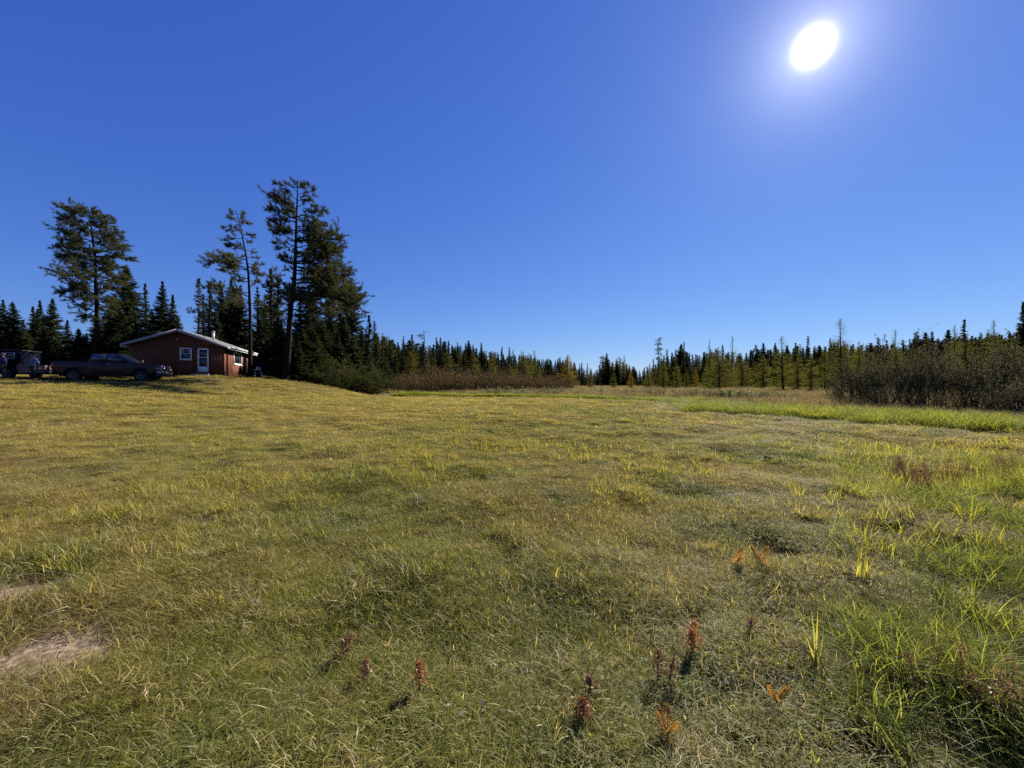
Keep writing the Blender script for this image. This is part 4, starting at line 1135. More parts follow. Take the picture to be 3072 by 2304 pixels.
M['dock'] = foliage('rust brown seed heads', (.15, .085, .05), (.34, .205, .125), .3, .02)
M['rust'] = foliage('orange red seed heads', (.26, .10, .045), (.42, .20, .095), .4, .02)
M['molehill'] = plain('dark dug earth', (.03, .022, .015), .95, var=.5, scale=14, bump=1.0)
M['weed'] = foliage('dull green weed leaves', (.05, .08, .025), (.11, .15, .05), .4, .04)

def empty_part(name, parent):
    o = bpy.data.objects.new(name, None); COL.objects.link(o); o.parent = parent; o.empty_display_size = .1
    return o
def bevel(o, w=.02, seg=2, angle=35):
    b = o.modifiers.new('bevel', 'BEVEL'); b.width = w; b.segments = seg; b.limit_method = 'ANGLE'; b.angle_limit = R(angle)
    return o
def boxo(name, mat, parent, x0, x1, y0, y1, z0, z1, bw=0.0):
    m = MB(); m.box(x0, x1, y0, y1, z0, z1); o = m.build(name, mat, parent)
    if bw: bevel(o, bw)
    return o
def lathe(mb, prof, cx, cz, k=24, axis='y'):
    """prof: (radius, y) list, turned about the y axis through (cx, cz)"""
    n = len(prof); V = []
    for i in range(k):
        a = 2 * math.pi * i / k
        for r, y in prof: V.append((cx + r * math.cos(a), y, cz + r * math.sin(a)))
    F = []
    for i in range(k):
        j = (i + 1) % k
        for q in range(n - 1): F.append((i * n + q, i * n + q + 1, j * n + q + 1, j * n + q))
    mb.add(V, F)

# ------------------------------------------------------------------ the cabin
def build_cabin():
    c = CAB_O - CAB_U * CAB_W / 2 + CAB_V * CAB_L / 2
    Z0 = 2.24
    root = empty('cabin', (c[0], c[1], Z0), CAB_A, 'low rust brown gabled cabin with white trimmed door and windows, beside the pines', 'cabin')
    hw, hl = CAB_W / 2, CAB_L / 2
    WT = 2.68; SL = .37; OV = .45; OVF = .5
    top = lambda x: WT + (hw - abs(x)) * SL          # underside of the roof over the gable wall
    boxo('foundation', M['concrete'], root, -hw + .04, hw - .04, -hl + .04, hl - .04, -.9, .16)
    def siding(axis, fixed, a0, a1, zt, holes, out):
        mb = MB(); n = int(round((a1 - a0) / .203)); wdt = (a1 - a0) / n
        for i in range(n):
            s = a0 + i * wdt; e = s + wdt - .014; zz = [(.1, min(zt(s), zt(e)) + .02)]
            for h0, h1, z0, z1 in holes:
                if e > h0 and s < h1:
                    nz = []
                    for q0, q1 in zz:
                        if q0 < z0: nz.append((q0, min(q1, z0)))
                        if q1 > z1: nz.append((max(q0, z1), q1))
                    zz = nz
            for q0, q1 in zz:
                if q1 - q0 < .02: continue
                if axis == 'x': mb.box(s, e, min(fixed, fixed + out), max(fixed, fixed + out), q0, q1)
                else: mb.box(min(fixed, fixed + out), max(fixed, fixed + out), s, e, q0, q1)
        return mb
    wall = empty_part('wall', root)
    core = MB()
    core.prism([(-hw + .03, .1), (hw - .03, .1), (hw - .03, WT), (0, WT + hw * SL), (-hw + .03, WT)], -hl + .03, hl - .03)
    core.build('wall_core', M['siding'], wall)
    WIN = (.06, .90, 1.46, 2.48); DOOR = (1.32, 2.12, .40, 2.47); SIDE = (-hl + 2.2, -hl + 4.4, 1.2, 2.4)
    fr = siding('x', -hl, -hw, hw, top, [WIN, DOOR], -.022).build('siding', M['siding'], wall)
    rs_ = siding('y', hw, -hl, hl, lambda a: WT, [SIDE], .022).build('siding', M['siding'], wall)
    bk = siding('x', hl, -hw, hw, top, [], .022).build('siding', M['siding'], wall)
    ls = siding('y', -hw, -hl, hl, lambda a: WT, [], -.022).build('siding', M['siding'], wall)
    for o in (fr, rs_, bk, ls): o['kind'] = 'stuff'
    boxo('skirting', M['siding'], root, hw + .0, hw + .04, -hl, hl, .06, .2)
    # corner boards are part of the wall
    boxo('corner_board', M['siding'], root, hw - .06, hw + .035, -hl - .036, -hl + .05, .1, WT - .02)
    # roof
    rf = MB()
    xe = hw + OV; ze = WT - OV * SL; zp = WT + hw * SL; th = .13
    rf.prism([(-xe, ze + th), (0, zp + th), (xe, ze + th), (xe, ze), (0, zp), (-xe, ze)], -hl - OVF, hl + OVF)
    roof = rf.build('roof', M['shingle'], root)
    for s in (-1, 1):
        for yy in ((-hl - OVF - .03, -hl - OVF), (hl + OVF, hl + OVF + .03)):
            mb = MB()
            mb.prism([(s * (xe + .01), ze + th + .015), (s * .0, zp + th + .015), (0, zp - .05), (s * (xe + .01), ze - .05)], *yy)
            mb.build('rake_board', M['fascia'], roof)
        boxo('eave_board', M['white'], roof, min(s * xe, s * (xe + .03)), max(s * xe, s * (xe + .03)), -hl - OVF, hl + OVF, ze - .12, ze + th - .02)
    mb = MB(); mb.prism([(xe + .032, ze + .03), (xe + .032, ze + th), (xe + .13, ze + th), (xe + .15, ze + th - .03), (xe + .11, ze + .03)], -hl - OVF + .5, hl + OVF - .1)
    mb.build('gutter', M['white'], roof)
    mb = MB(); mb.prism([(-.16, zp + th - .04), (0, zp + th + .025), (.16, zp + th - .04), (.16, zp + th - .06), (0, zp + th), (-.16, zp + th - .06)], -hl - OVF + .02, hl + OVF)
    mb.build('ridge_cap', M['fascia'], roof)
    mb = MB(); mb.path([(.75, 1.3, zp - .2), (.75, 1.3, zp + .55)], .11, 12); ch = mb.build('chimney', M['white'], roof, smooth=True)
    mb = MB(); mb.path([(.75, 1.3, zp + .56), (.75, 1.3, zp + .62), (.75, 1.3, zp + .70)], [.17, .17, .03], 12); mb.build('chimney_cap', M['fascia'], roof)
    # front window
    def window(name, axis, fixed, a0, a1, z0, z1, out, sash='h', fw=.085):
        w = empty_part(name, root)
        s = 1 if out > 0 else -1
        def bx(nm, mat, p0, p1, q0, q1, d0, d1):
            lo, hi = sorted((fixed + s * d0, fixed + s * d1))
            if axis == 'x': return boxo(nm, mat, w, p0, p1, lo, hi, q0, q1)
            return boxo(nm, mat, w, lo, hi, p0, p1, q0, q1)
        bx('frame', M['white'], a0, a0 + fw, z0, z1, -.02, .05); bx('frame', M['white'], a1 - fw, a1, z0, z1, -.02, .05)
        bx('frame', M['white'], a0 + fw, a1 - fw, z1 - fw, z1, -.02, .048); bx('frame', M['white'], a0 + fw, a1 - fw, z0, z0 + fw, -.02, .048)
        bx('sill', M['white'], a0 - .03, a1 + .03, z0 - .05, z0 - .001, -.01, .08)
        if sash == 'h':
            zm = (z0 + z1) / 2
            bx('pane', M['pane'], a0 + fw, a1 - fw, z0 + fw, zm - .02, .0, .008); bx('pane', M['pane'], a0 + fw, a1 - fw, zm + .02, z1 - fw, .0, .008)
            bx('sash_bar', M['white'], a0 + fw, a1 - fw, zm - .02, zm + .02, -.005, .03)
            for k in (0, 1):
                q = a0 + fw + .01 + k * ((a1 - a0) - 2 * fw - .2)
                bx('curtain', M['curtain'], q, q + .18, zm + .03, z1 - fw - .01, .009, .014)
        else:
            am = (a0 + a1) / 2
            bx('pane', M['pane'], a0 + fw, am - .02, z0 + fw, z1 - fw, .0, .008); bx('pane', M['pane'], am + .02, a1 - fw, z0 + fw, z1 - fw, .0, .012)
            bx('sash_bar', M['trim'], am - .02, am + .02, z0 + fw, z1 - fw, -.005, .02)
    window('window', 'x', -hl, *WIN, -1)
    window('window', 'y', hw, *SIDE, 1, sash='v', fw=.11)
    # storm door
    d = empty_part('door', root)
    a0, a1, z0, z1 = DOOR; y = -hl
    def bx(nm, mat, p0, p1, q0, q1, d0, d1): return boxo(nm, mat, d, p0, p1, y - d1, y - d0, q0, q1)
    bx('frame', M['white'], a0, a0 + .05, z0, z1, -.02, .05); bx('frame', M['white'], a1 - .05, a1, z0, z1, -.02, .05); bx('frame', M['white'], a0 + .05, a1 - .05, z1 - .06, z1, -.02, .048)
    bx('kick_panel', M['white'], a0 + .052, a1 - .052, z0, z0 + .48, .0, .035)
    bx('stile', M['white'], a0 + .052, a0 + .12, z0 + .48, z1 - .06, .0, .034); bx('stile', M['white'], a1 - .12, a1 - .052, z0 + .48, z1 - .06, .0, .034)
    bx('rail', M['white'], a0 + .12, a1 - .12, z0 + 1.24, z0 + 1.30, .0, .033); bx('rail', M['white'], a0 + .12, a1 - .12, z1 - .13, z1 - .06, .0, .033)
    bx('pane', M['pane'], a0 + .12, a1 - .12, z0 + .48, z0 + 1.24, .0, .012); bx('pane', M['pane'], a0 + .12, a1 - .12, z0 + 1.30, z1 - .13, .0, .012)
    bx('handle', M['blacksteel'], a0 + .075, a0 + .095, z0 + 1.0, z0 + 1.14, .034, .07)
    # door step
    boxo('step', M['concrete'], root, a0 - .25, a1 + .25, -hl - .75, -hl - .03, -.35, .22, .02)
    # lamp in the gable
    l = empty_part('gable_lamp', root)
    boxo('lamp_base', M['trim'], l, -.12, .02, -hl - .06, -hl - .022, 3.18, 3.28); 
    mb = MB(); mb.path([(-.05, -hl - .06, 3.22), (-.05, -hl - .16, 3.2), (-.05, -hl - .2, 3.12)], [.03, .05, .07], 10); mb.build('lamp_shade', M['fascia'], l)
build_cabin()

# ------------------------------------------------------------------ the pickup
TRUCK_O = (-28.7, 27.86); TRUCK_A = R(18)
def wheel(parent, x, y, z, r=.41, w=.26, side=-1):
    wh = empty_part('wheel', parent)
    mb = MB(); h = w / 2
    lathe(mb, [(r * .62, -h), (r * .9, -h), (r * .98, -h * .75), (r, -h * .4), (r, h * .4), (r * .98, h * .75), (r * .9, h), (r * .62, h), (r * .62, -h)], 0, 0, 28)
    t = mb.build('tyre', M['tyre'], wh, smooth=True); t.location = (x, y, z)
    mb = MB(); s = side
    lathe(mb, [(r * .63, s * h * .9), (r * .58, s * h * .95), (r * .55, s * h * .5), (r * .2, s * h * .6), (r * .16, s * h * .85), (.001, s * h * .85)], 0, 0, 24)
    for k in range(6):
        a = k * math.pi / 3
        ca, sa = math.cos(a), math.sin(a)
        mb.tubes([(ca * r * .15, s * h * .8, sa * r * .15)], [(ca * r * .58, s * h * .8, sa * r * .58)], [.05], [.035], 5)
    q = mb.build('rim', M['rim'], wh); q.location = (x, y, z)
def build_truck():
    gz = hz(*TRUCK_O) - .02
    root = empty('pickup_truck', (TRUCK_O[0], TRUCK_O[1], gz), TRUCK_A, 'dark maroon crew cab pickup parked on the grass in front of the cabin', 'pickup truck')
    def arch(cx, r=.50, cz=.42, n=10):
        return [(cx + r * math.cos(a), cz + r * math.sin(a)) for a in np.linspace(0, math.pi, n)]
    XF, XR = 1.90, -1.80
    prof = [(-2.92, .62), (-2.95, 1.0), (-2.93, 1.33), (-1.06, 1.36), (.98, 1.36), (1.2, 1.37), (2.3, 1.29), (2.72, 1.22), (2.86, 1.1), (2.90, .78), (2.84, .52)]
    bot = arch(XF)
    bot = [(XF + .5, .48)] + [p for p in arch(XF) if p[1] > .5] + [(XF - .5, .46), (XR + .5, .46)] + [p for p in arch(XR) if p[1] > .5] + [(XR - .5, .50)]
    mb = MB(); mb.prism(prof + bot, -.98, .98)
    bevel(mb.build('body', M['maroon'], root), .06, 3)
    # cab: tapered greenhouse
    b = [(-1.05, 1.35), (-.92, 1.90), (-.78, 1.965), (.15, 1.985), (.45, 1.95), (1.22, 1.36)]
    def yw(z): return .955 - (z - 1.35) * .32
    V = [(x, -yw(z), z) for x, z in b] + [(x, yw(z), z) for x, z in b]; n = len(b)
    mb = MB(); mb.add(V, [(i, (i + 1) % n, n + (i + 1) % n, n + i) for i in range(n)])
    mb.F.setdefault(n, []).append(np.array([list(range(n)), [2 * n - 1 - i for i in range(n)]]))
    bevel(mb.build('cab', M['maroon'], root), .045, 2)
    def quad(nm, mat, pts, th=.012, parent=root):
        P = [Vector(p) for p in pts]; nrm = (P[1] - P[0]).cross(P[-1] - P[0]).normalized() * th
        k = len(P); V = [tuple(p) for p in P] + [tuple(p + nrm) for p in P]
        m = MB(); m.add(V, [(i, (i + 1) % k, k + (i + 1) % k, k + i) for i in range(k)])
        m.F.setdefault(k, []).append(np.array([list(range(k))[::-1], [k + i for i in range(k)]]))
        return m.build(nm, mat, parent)
    for s in (-1, 1):
        def side(pts): 
            q = [(x, s * (yw(z) - .002), z) for x, z in pts]
            return q if s < 0 else q[::-1]
        quad('side_window', M['autoglass'], side([(.02, 1.42), (.98, 1.42), (.42, 1.88), (.02, 1.90)]))
        quad('side_window', M['autoglass'], side([(-.93, 1.42), (-.06, 1.42), (-.06, 1.90), (-.82, 1.88)]))
        for x0, x1 in ((-.02, 1.02), (-1.0, -.05)):
            d = boxo('door', M['maroon'], root, x0, x1, min(s * .979, s * .992), max(s * .979, s * .992), .56, 1.345, .006)
            boxo('handle', M['chrome'], d, x0 + .08, x0 + .26, min(s * .992, s * 1.02), max(s * .992, s * 1.02), 1.17, 1.205)
        mir = empty_part('mirror', root)
        boxo('mirror_housing', M['trim'], mir, .92, 1.06, min(s * 1.0, s * 1.22), max(s * 1.0, s * 1.22), 1.4, 1.62, .03)
        boxo('mirror_arm', M['trim'], mir, .95, 1.03, min(s * .9, s * 1.02), max(s * .9, s * 1.02), 1.38, 1.43)
        boxo('side_step', M['trim'], root, -1.2, 1.3, min(s * .9, s * 1.06), max(s * .9, s * 1.06), .40, .46, .015)
        hl = empty_part('headlight', root)
        mb = MB(); ys = sorted((s * .56, s * .975)); mb.prism([(2.62, 1.17), (2.80, 1.13), (2.895, .9), (2.62, .9)], *ys); bevel(mb.build('lens', M['lens'], hl), .02)
        boxo('lamp_bezel', M['chrome'], hl, 2.70, 2.905, min(s * .55, s * .978), max(s * .55, s * .978), .865, .897)
        tl = boxo('tail_light', M['redlens'], root, -2.965, -2.80, min(s * .80, s * .99), max(s * .80, s * .99), .92, 1.28, .015)
        boxo('fog_lamp', M['lens'], root, 2.93, 2.985, min(s * .58, s * .72), max(s * .58, s * .72), .60, .70, .01)
        for cx in (XF, XR):
            mb = MB()
            P = [(cx + .515 * math.cos(a), s * .985, .42 + .515 * math.sin(a)) for a in np.linspace(.1, math.pi - .1, 12)]
            mb.path(P, .03, 6)
            mb.build('wheel_arch', M['trim'], root)
    quad('windshield', M['autoglass'], [(1.16, -.86, 1.405), (1.16, .86, 1.405), (.50, .70, 1.91), (.50, -.70, 1.91)])
    quad('rear_window', M['autoglass'], [(-1.05, .78, 1.42), (-1.05, -.78, 1.42), (-.945, -.66, 1.86), (-.945, .66, 1.86)])
    g = empty_part('grille', root)
    boxo('grille_surround', M['chrome'], g, 2.84, 2.925, -.55, .55, .80, 1.16, .02)
    boxo('grille_mesh', M['trim'], g, 2.85, 2.94, -.47, .47, .85, 1.11)
    for z in (.93, 1.03): boxo('grille_bar', M['chrome'], g, 2.85, 2.955, -.47, .47, z, z + .035)
    bp = empty_part('front_bumper', root)
    boxo('bumper_bar', M['chrome'], bp, 2.72, 2.99, -.96, .96, .56, .76, .05)
    boxo('air_dam', M['trim'], bp, 2.70, 2.93, -.9, .9, .36, .558, .03)
    boxo('plate', M['white'], bp, 2.992, 3.0, -.16, .16, .60, .74)
    boxo('rear_bumper', M['chrome'], root, -3.08, -2.90, -.95, .95, .55, .72, .03)
    boxo('bed_cover', M['trim'], root, -2.88, -1.1, -.88, .88, 1.34, 1.375, .01)
    boxo('underbody', M['trim'], root, -2.7, 2.6, -.7, .7, .36, .60)
    for x in (XF, XR):
        for s in (-1, 1): wheel(root, x, s * .86, .415, .415, .27, s)
    return root
build_truck()

# ------------------------------------------------------------------ the trailer behind it
TR_O = (TRUCK_O[0] - 5.35 * math.cos(TRUCK_A), TRUCK_O[1] - 5.35 * math.sin(TRUCK_A))
def build_trailer():
    root = empty('trailer', (TR_O[0], TR_O[1], hz(*TR_O) - .01), TRUCK_A, 'small trailer with a dark navy box and faded reddish board side, hitched behind the pickup', 'trailer')
    fr = empty_part('frame', root)
    for s in (-1, 1): boxo('side_rail', M['blacksteel'], fr, -1.7, 1.8, min(s * .86, s * .96), max(s * .86, s * .96), .30, .38)
    boxo('deck', M['blacksteel'], fr, -1.7, 1.8, -.855, .855, .34, .375)
    mb = MB(); mb.tubes([(1.75, -.8, .34), (1.75, .8, .34)], [(2.35, 0, .40), (2.35, 0, .40)], [.05, .05], [.05, .05], 6); mb.tubes([(2.3, 0, .4)], [(2.47, 0, .44)], [.06], [.05], 8); mb.build('tongue', M['blacksteel'], root)
    bx = boxo('box_body', M['navy'], root, -1.65, .66, -.93, .93, .385, 1.88, .03)
    boxo('roof_rim', M['blacksteel'], bx, -1.68, .72, -.955, .955, 1.86, 1.91)
    w = empty_part('window', root)
    for x0, x1, z0, z1 in ((.12, .58, 1.70, 1.735), (.12, .58, 1.30, 1.335), (.12, .155, 1.336, 1.699), (.545, .58, 1.336, 1.699)): boxo('window_frame', M['fascia'], w, x0, x1, -.955, -.931, z0, z1)
    boxo('pane', M['pane'], w, .156, .544, -.945, -.932, 1.336, 1.699)
    sb = empty_part('side_board', root)
    for i, z in enumerate((.39, .565, .74)): boxo('plank', M['pinkboard'], sb, .68, 1.79, -.95, -.91, z, z + .165, .006)
    for i, z in enumerate((.39, .565, .74)): boxo('plank', M['pinkboard'], sb, 1.755, 1.792, -.905, .9, z, z + .165, .006)
    boxo('board_rail', M['pinkboard'], sb, .68, 1.80, -.962, -.90, .907, .94)
    boxo('reflector', M['lens'], sb, 1.30, 1.38, -.962, -.951, .46, .50)
    boxo('tail_lamp', M['redlens'], root, -1.75, -1.70, -.9, -.7, .32, .40)
    for s in (-1, 1):
        wheel(root, .35, s * 1.03, .34, .34, .2, s)
        mb = MB(); P = [(.35 + .42 * math.cos(a), .34 + .42 * math.sin(a)) for a in np.linspace(.15, math.pi - .15, 9)]
        Q = [(.35 + .39 * math.cos(a), .34 + .39 * math.sin(a)) for a in np.linspace(math.pi - .15, .15, 9)]
        mb.prism(P + Q, *sorted((s * .965, s * 1.17))); mb.build('fender', M['blacksteel'], root)
build_trailer()

# ------------------------------------------------------------------ the two people
def skin(name, verts, edges, mat, parent, root=0, sub=2):
    me = bpy.data.meshes.new(name); me.from_pydata([v[:3] for v in verts], edges, [])
    me.materials.append(mat)
    o = bpy.data.objects.new(name, me); COL.objects.link(o); o.parent = parent
    md = o.modifiers.new('skin', 'SKIN'); md.use_smooth_shade = True
    if not me.skin_vertices: me.skin_vertices.new() if hasattr(me.skin_vertices, 'new') else None
    for i, v in enumerate(verts):
        sv = me.skin_vertices[0].data[i]; r = v[3]
        sv.radius = r if isinstance(r, tuple) else (r, r); sv.use_root = (i == root)
    s = o.modifiers.new('sub', 'SUBSURF'); s.levels = sub; s.render_levels = sub
    return o
def person(name, loc, rotz, H, shirt, hairmat, label, pose, sleeve=None):
    root = empty(name, loc, rotz, label, 'person')
    k = H / 1.76
    J = {}  # local: facing +x, left is +y
    hip, chest = (0.0, 0, .93), (.03 + pose.get('lean', 0), 0, 1.32)
    V = []; E = []
    def chain(pts, start=None):
        last = start
        for p in pts:
            V.append(tuple(c * k for c in p[:3]) + ((tuple(c * k for c in p[3]) if isinstance(p[3], tuple) else p[3] * k),))
            if last is not None: E.append((last, len(V) - 1))
            last = len(V) - 1
        return last
    le = pose.get('lean', 0)
    pel = chain([(0, 0, .95, (.12, .155))])
    ch = chain([(.01 + le * .4, 0, 1.12, (.11, .14)), (.02 + le * .8, 0, 1.32, (.125, .175)), (.01 + le, 0, 1.43, (.09, .15))], pel)
    neck = chain([(.01 + le, 0, 1.50, .055), (.03 + le * 1.1, 0, 1.56, .055), (.04 + le * 1.1, 0, 1.65, (.095, .078)), (.035 + le * 1.1, 0, 1.73, (.07, .06))], ch)
    legs = []
    for s, key in ((1, 'legL'), (-1, 'legR')):
        kx, fx = pose.get(key, (0.02, 0.0))
        a = chain([(0, s * .09, .86, (.085, .09)), (kx, s * .10, .48, .058), (kx * .6 + fx * .5, s * .105, .28, .052), (fx, s * .11, .09, .038), (fx + .08, s * .115, .035, (.03, .042)), (fx + .17, s * .12, .025, (.02, .035))], pel)
        legs.append((kx, fx, s))
    arms = pose['arms']
    hands = []
    for s, (el, wr) in zip((1, -1), arms):
        sh = (.01 + le, s * .185, 1.40, .06)
        a = chain([sh, (el[0] + le * .6, el[1], el[2], .042), (wr[0] + le * .3, wr[1], wr[2], .028)], ch)
        d = Vector(wr) - Vector(el); d.normalize()
        up = Vector((0, 0, 1)); sd = d.cross(up)
        if sd.length < .1: sd = Vector((1, 0, 0))
        sd.normalize()
        w = Vector(wr) + Vector((le * .3, 0, 0))
        palm = w + d * .07
        pi = chain([(*palm, (.034, .016))], a)
        for f in range(4):
            o = (f - 1.5) * .019; l = (.062, .075, .07, .055)[f]
            curl = Vector((0, 0, -.4)) + d * .8
            p1 = palm + sd * o + d * l * .55; p2 = p1 + (d * .6 + Vector((0, 0, -.5))) * l * .6
            chain([(*p1, .0095), (*p2, .0080)], pi)
        p1 = w + d * .03 + sd * .032 * s; p2 = p1 + (d * .7 + sd * .5 * s) * .045
        chain([(*p1, .0105), (*p2, .009)], pi)
        hands.append((sh, el, wr))
    skin('body', V, E, M['skin'], root)
    # face: nose, ears, eyes as small raised pieces of the head, hair over the crown
    hd = Vector((.04 + le * 1.1, 0, 1.66)) * k
    def blob(nm, mat, c, r, parent=root, k2=10):
        bm = bmesh.new(); bmesh.ops.create_uvsphere(bm, u_segments=k2, v_segments=max(6, k2 * 2 // 3), radius=1)
        me = bpy.data.meshes.new(nm); bm.to_mesh(me); bm.free()
        me.transform(Matrix.Translation(c) @ Matrix.Diagonal((r[0], r[1], r[2], 1)))
        return link(nm, me, parent, mat, smooth=True)
    face = empty_part('face', root)
    blob('nose', M['skin'], hd + Vector((.105, 0, -.015)), (.02, .013, .022), face)
    for s in (-1, 1):
        blob('ear', M['skin'], hd + Vector((.0, s * .083, -.01)), (.018, .010, .030), face)
        blob('eye', M['dark'], hd + Vector((.090, s * .03, .015)), (.008, .011, .007), face)
    blob('mouth', M['dock'], hd + Vector((.092, 0, -.055)), (.006, .022, .006), face)
    me = blob('hair', hairmat, hd + Vector((-.016, 0, .048)), (.104, .092, .082), root, 14)
    # clothes
    CV = []; CE = []
    def cchain(pts, start=None):
        last = start
        for p in pts:
            CV.append(tuple(c * k for c in p[:3]) + ((tuple(c * k for c in p[3]) if isinstance(p[3], tuple) else p[3] * k),))
            if last is not None: CE.append((last, len(CV) - 1))
            last = len(CV) - 1
        return last
    a = cchain([(0, 0, .90, (.155, .195)), (.01 + le * .4, 0, 1.12, (.145, .18)), (.02 + le * .8, 0, 1.30, (.155, .205)), (.01 + le, 0, 1.45, (.085, .12))])
    for (sh, el, wr), s in zip(hands, (1, -1)):
        e = Vector(el) + Vector((le * .6, 0, 0)); w = Vector(wr) + Vector((le * .3, 0, 0))
        m = e.lerp(w, .85)
        cchain([(sh[0], sh[1], sh[2] + .01, .080), (*e, .062), (*m, .045)], 2)
    skin('shirt', CV, CE, shirt, root)
    CV.clear(); CE.clear()
    p = cchain([(0, 0, .98, (.135, .170))])
    for kx, fx, s in legs:
        cchain([(0, s * .095, .84, (.105, .108)), (kx, s * .105, .48, .080), (fx, s * .112, .10, .068)], p)
    skin('trousers', CV, CE, M['jeans'], root)
    for kx, fx, s in legs:
        bm = MB(); x = fx
        bm.prism([((x - .07) * k, 0), ((x + .21) * k, 0), ((x + .23) * k, .035 * k), ((x + .16) * k, .075 * k), ((x + .05) * k, .13 * k), ((x - .07) * k, .13 * k)], (s * .115 - .052) * k, (s * .115 + .052) * k)
        bevel(bm.build('boot', M['boot'], root), .02, 2)
    return root
def trailer_local(x, y):
    c, s = math.cos(TRUCK_A), math.sin(TRUCK_A)
    X, Y = TR_O[0] + c * x - s * y, TR_O[1] + s * x + c * y
    return (X, Y, hz(X, Y))
person('person', trailer_local(1.72, -1.34), R(70), 1.78, M['blueshirt'], M['hair'], 'person in a blue work shirt with folded arms, leaning at the trailer board', dict(
    lean=.05, legL=(.05, -.05), legR=(.02, .12), arms=[((.10, .31, 1.16), (.24, .05, 1.17)), ((.10, -.31, 1.14), (.25, -.03, 1.13))]))
person('person', trailer_local(.42, -1.5), R(-115), 1.70, M['navyshirt'], M['greyhair'], 'fair haired person in a dark jacket standing beside the trailer box', dict(
    lean=.0, legL=(.03, .02), legR=(.02, -.06), arms=[((-.02, .26, 1.14), (.06, .25, .90)), ((-.02, -.26, 1.14), (.10, -.24, .90))]))

# ------------------------------------------------------------------ barbecue by the middle pine
def build_grill():
    X, Y = at(776, 1130, 36.4)[:2]
    root = empty('barbecue_grill', (X, Y, hz(X, Y)), R(25), 'black barbecue with a rounded lid on white legs, beside the slim pine', 'barbecue')
    mb = MB(); n = 9
    P = [(.27 * math.cos(a), .80 + .32 * math.sin(a)) for a in np.linspace(0, math.pi, n)]
    mb.prism(P + [(-.27, .80)], -.34, .34); bevel(mb.build('lid', M['blacksteel'], root), .03)
    boxo('firebox', M['blacksteel'], root, -.26, .26, -.33, .33, .55, .785, .03)
    boxo('shelf', M['white'], root, -.29, .29, -.72, -.36, .74, .775, .01)
    boxo('shelf', M['fascia'], root, -.3, .3, -.35, .35, .785, .80)
    for x in (-.22, .22):
        for y in (-.28, .28):
            mb = MB(); mb.tubes([(x, y, .6)], [(x * 1.25, y * 1.15, 0)], [.028], [.022], 8); mb.build('leg', M['white'], root)
    boxo('cabinet', M['blacksteel'], root, -.2, .2, -.26, .26, .12, .545)
    mb = MB(); mb.path([(.28, -.2, .95), (.34, -.2, .95), (.34, .2, .95), (.28, .2, .95)], .013, 6); mb.build('handle', M['chrome'], root)
    for i, (x, y) in enumerate(((-.05, -.62), (.1, -.48))):
        mb = MB(); mb.path([(x, y, .777), (x, y, .93), (x, y, .98), (x, y, 1.03)], [.045, .045, .02, .018], 10); b = mb.build('bottle', M['white'], None, smooth=True)
        b.matrix_world = root.matrix_basis.copy(); tag(b, 'small white bottle standing on the barbecue side shelf', 'bottle', 'bottles on the barbecue')
build_grill()

# ------------------------------------------------------------------ single plants and marks in the near field
def tuft(u, v, h, n, label, seed, mat='yellowgrass', spread=.05, wid=.012, lean=.22, group=None, bend=.45):
    p = on_ground(u, v)
    me = blade_clump(n, spread, h * .55, h, wid, seed, bend=bend, lean=lean, segs=4)
    o = link('grass_tuft', me, None, M[mat]); o.location = p
    tag(o, label, 'grass tuft', group)
def fern(u, v, h, label, seed, mat='fern', n=2):
    rng = np.random.default_rng(seed); p = on_ground(u, v)
    root = empty('fern', tuple(p), rng.random() * 6, label, 'fern')
    for f in range(n):
        az = f * 2.4 + rng.random(); st = MB(); lf = MB()
        t = np.linspace(0, 1, 14); hd = np.array([math.cos(az), math.sin(az), 0])
        P = hd * (t ** 1.5 * h * .45)[:, None] + np.array([0, 0, 1.]) * (t * (1.08 - .12 * t) * h)[:, None]
        st.path(P, np.linspace(.003, .001, 14), 4, cap=False)
        side = np.array([-hd[1], hd[0], 0])
        for i in range(4, 14):
            w = h * .34 * (1 - (i - 4) / 10.5) + .004
            for s in (-1, 1):
                m = 7; q = np.linspace(.1, 1, m)
                C = P[i] + side * (s * q * w)[:, None] + np.array([0, 0, -.25]) * (q ** 2 * w)[:, None]
                lf.leaves(C, np.broadcast_to(side * s * .5 + hd * .3 + np.array([0, 0, .8]), (m, 3)) + rng.normal(0, .15, (m, 3)), h * .10 * (1.1 - q * .6), h * .045, rng)
                lf.leaves(C, np.broadcast_to(side * s * .5 - hd * .2 - np.array([0, 0, .6]), (m, 3)) + rng.normal(0, .15, (m, 3)), h * .08 * (1.1 - q * .6), h * .04, rng)
        s_ = st.build('stalk', M['dock'], root); lf.build('frond', M[mat], root)
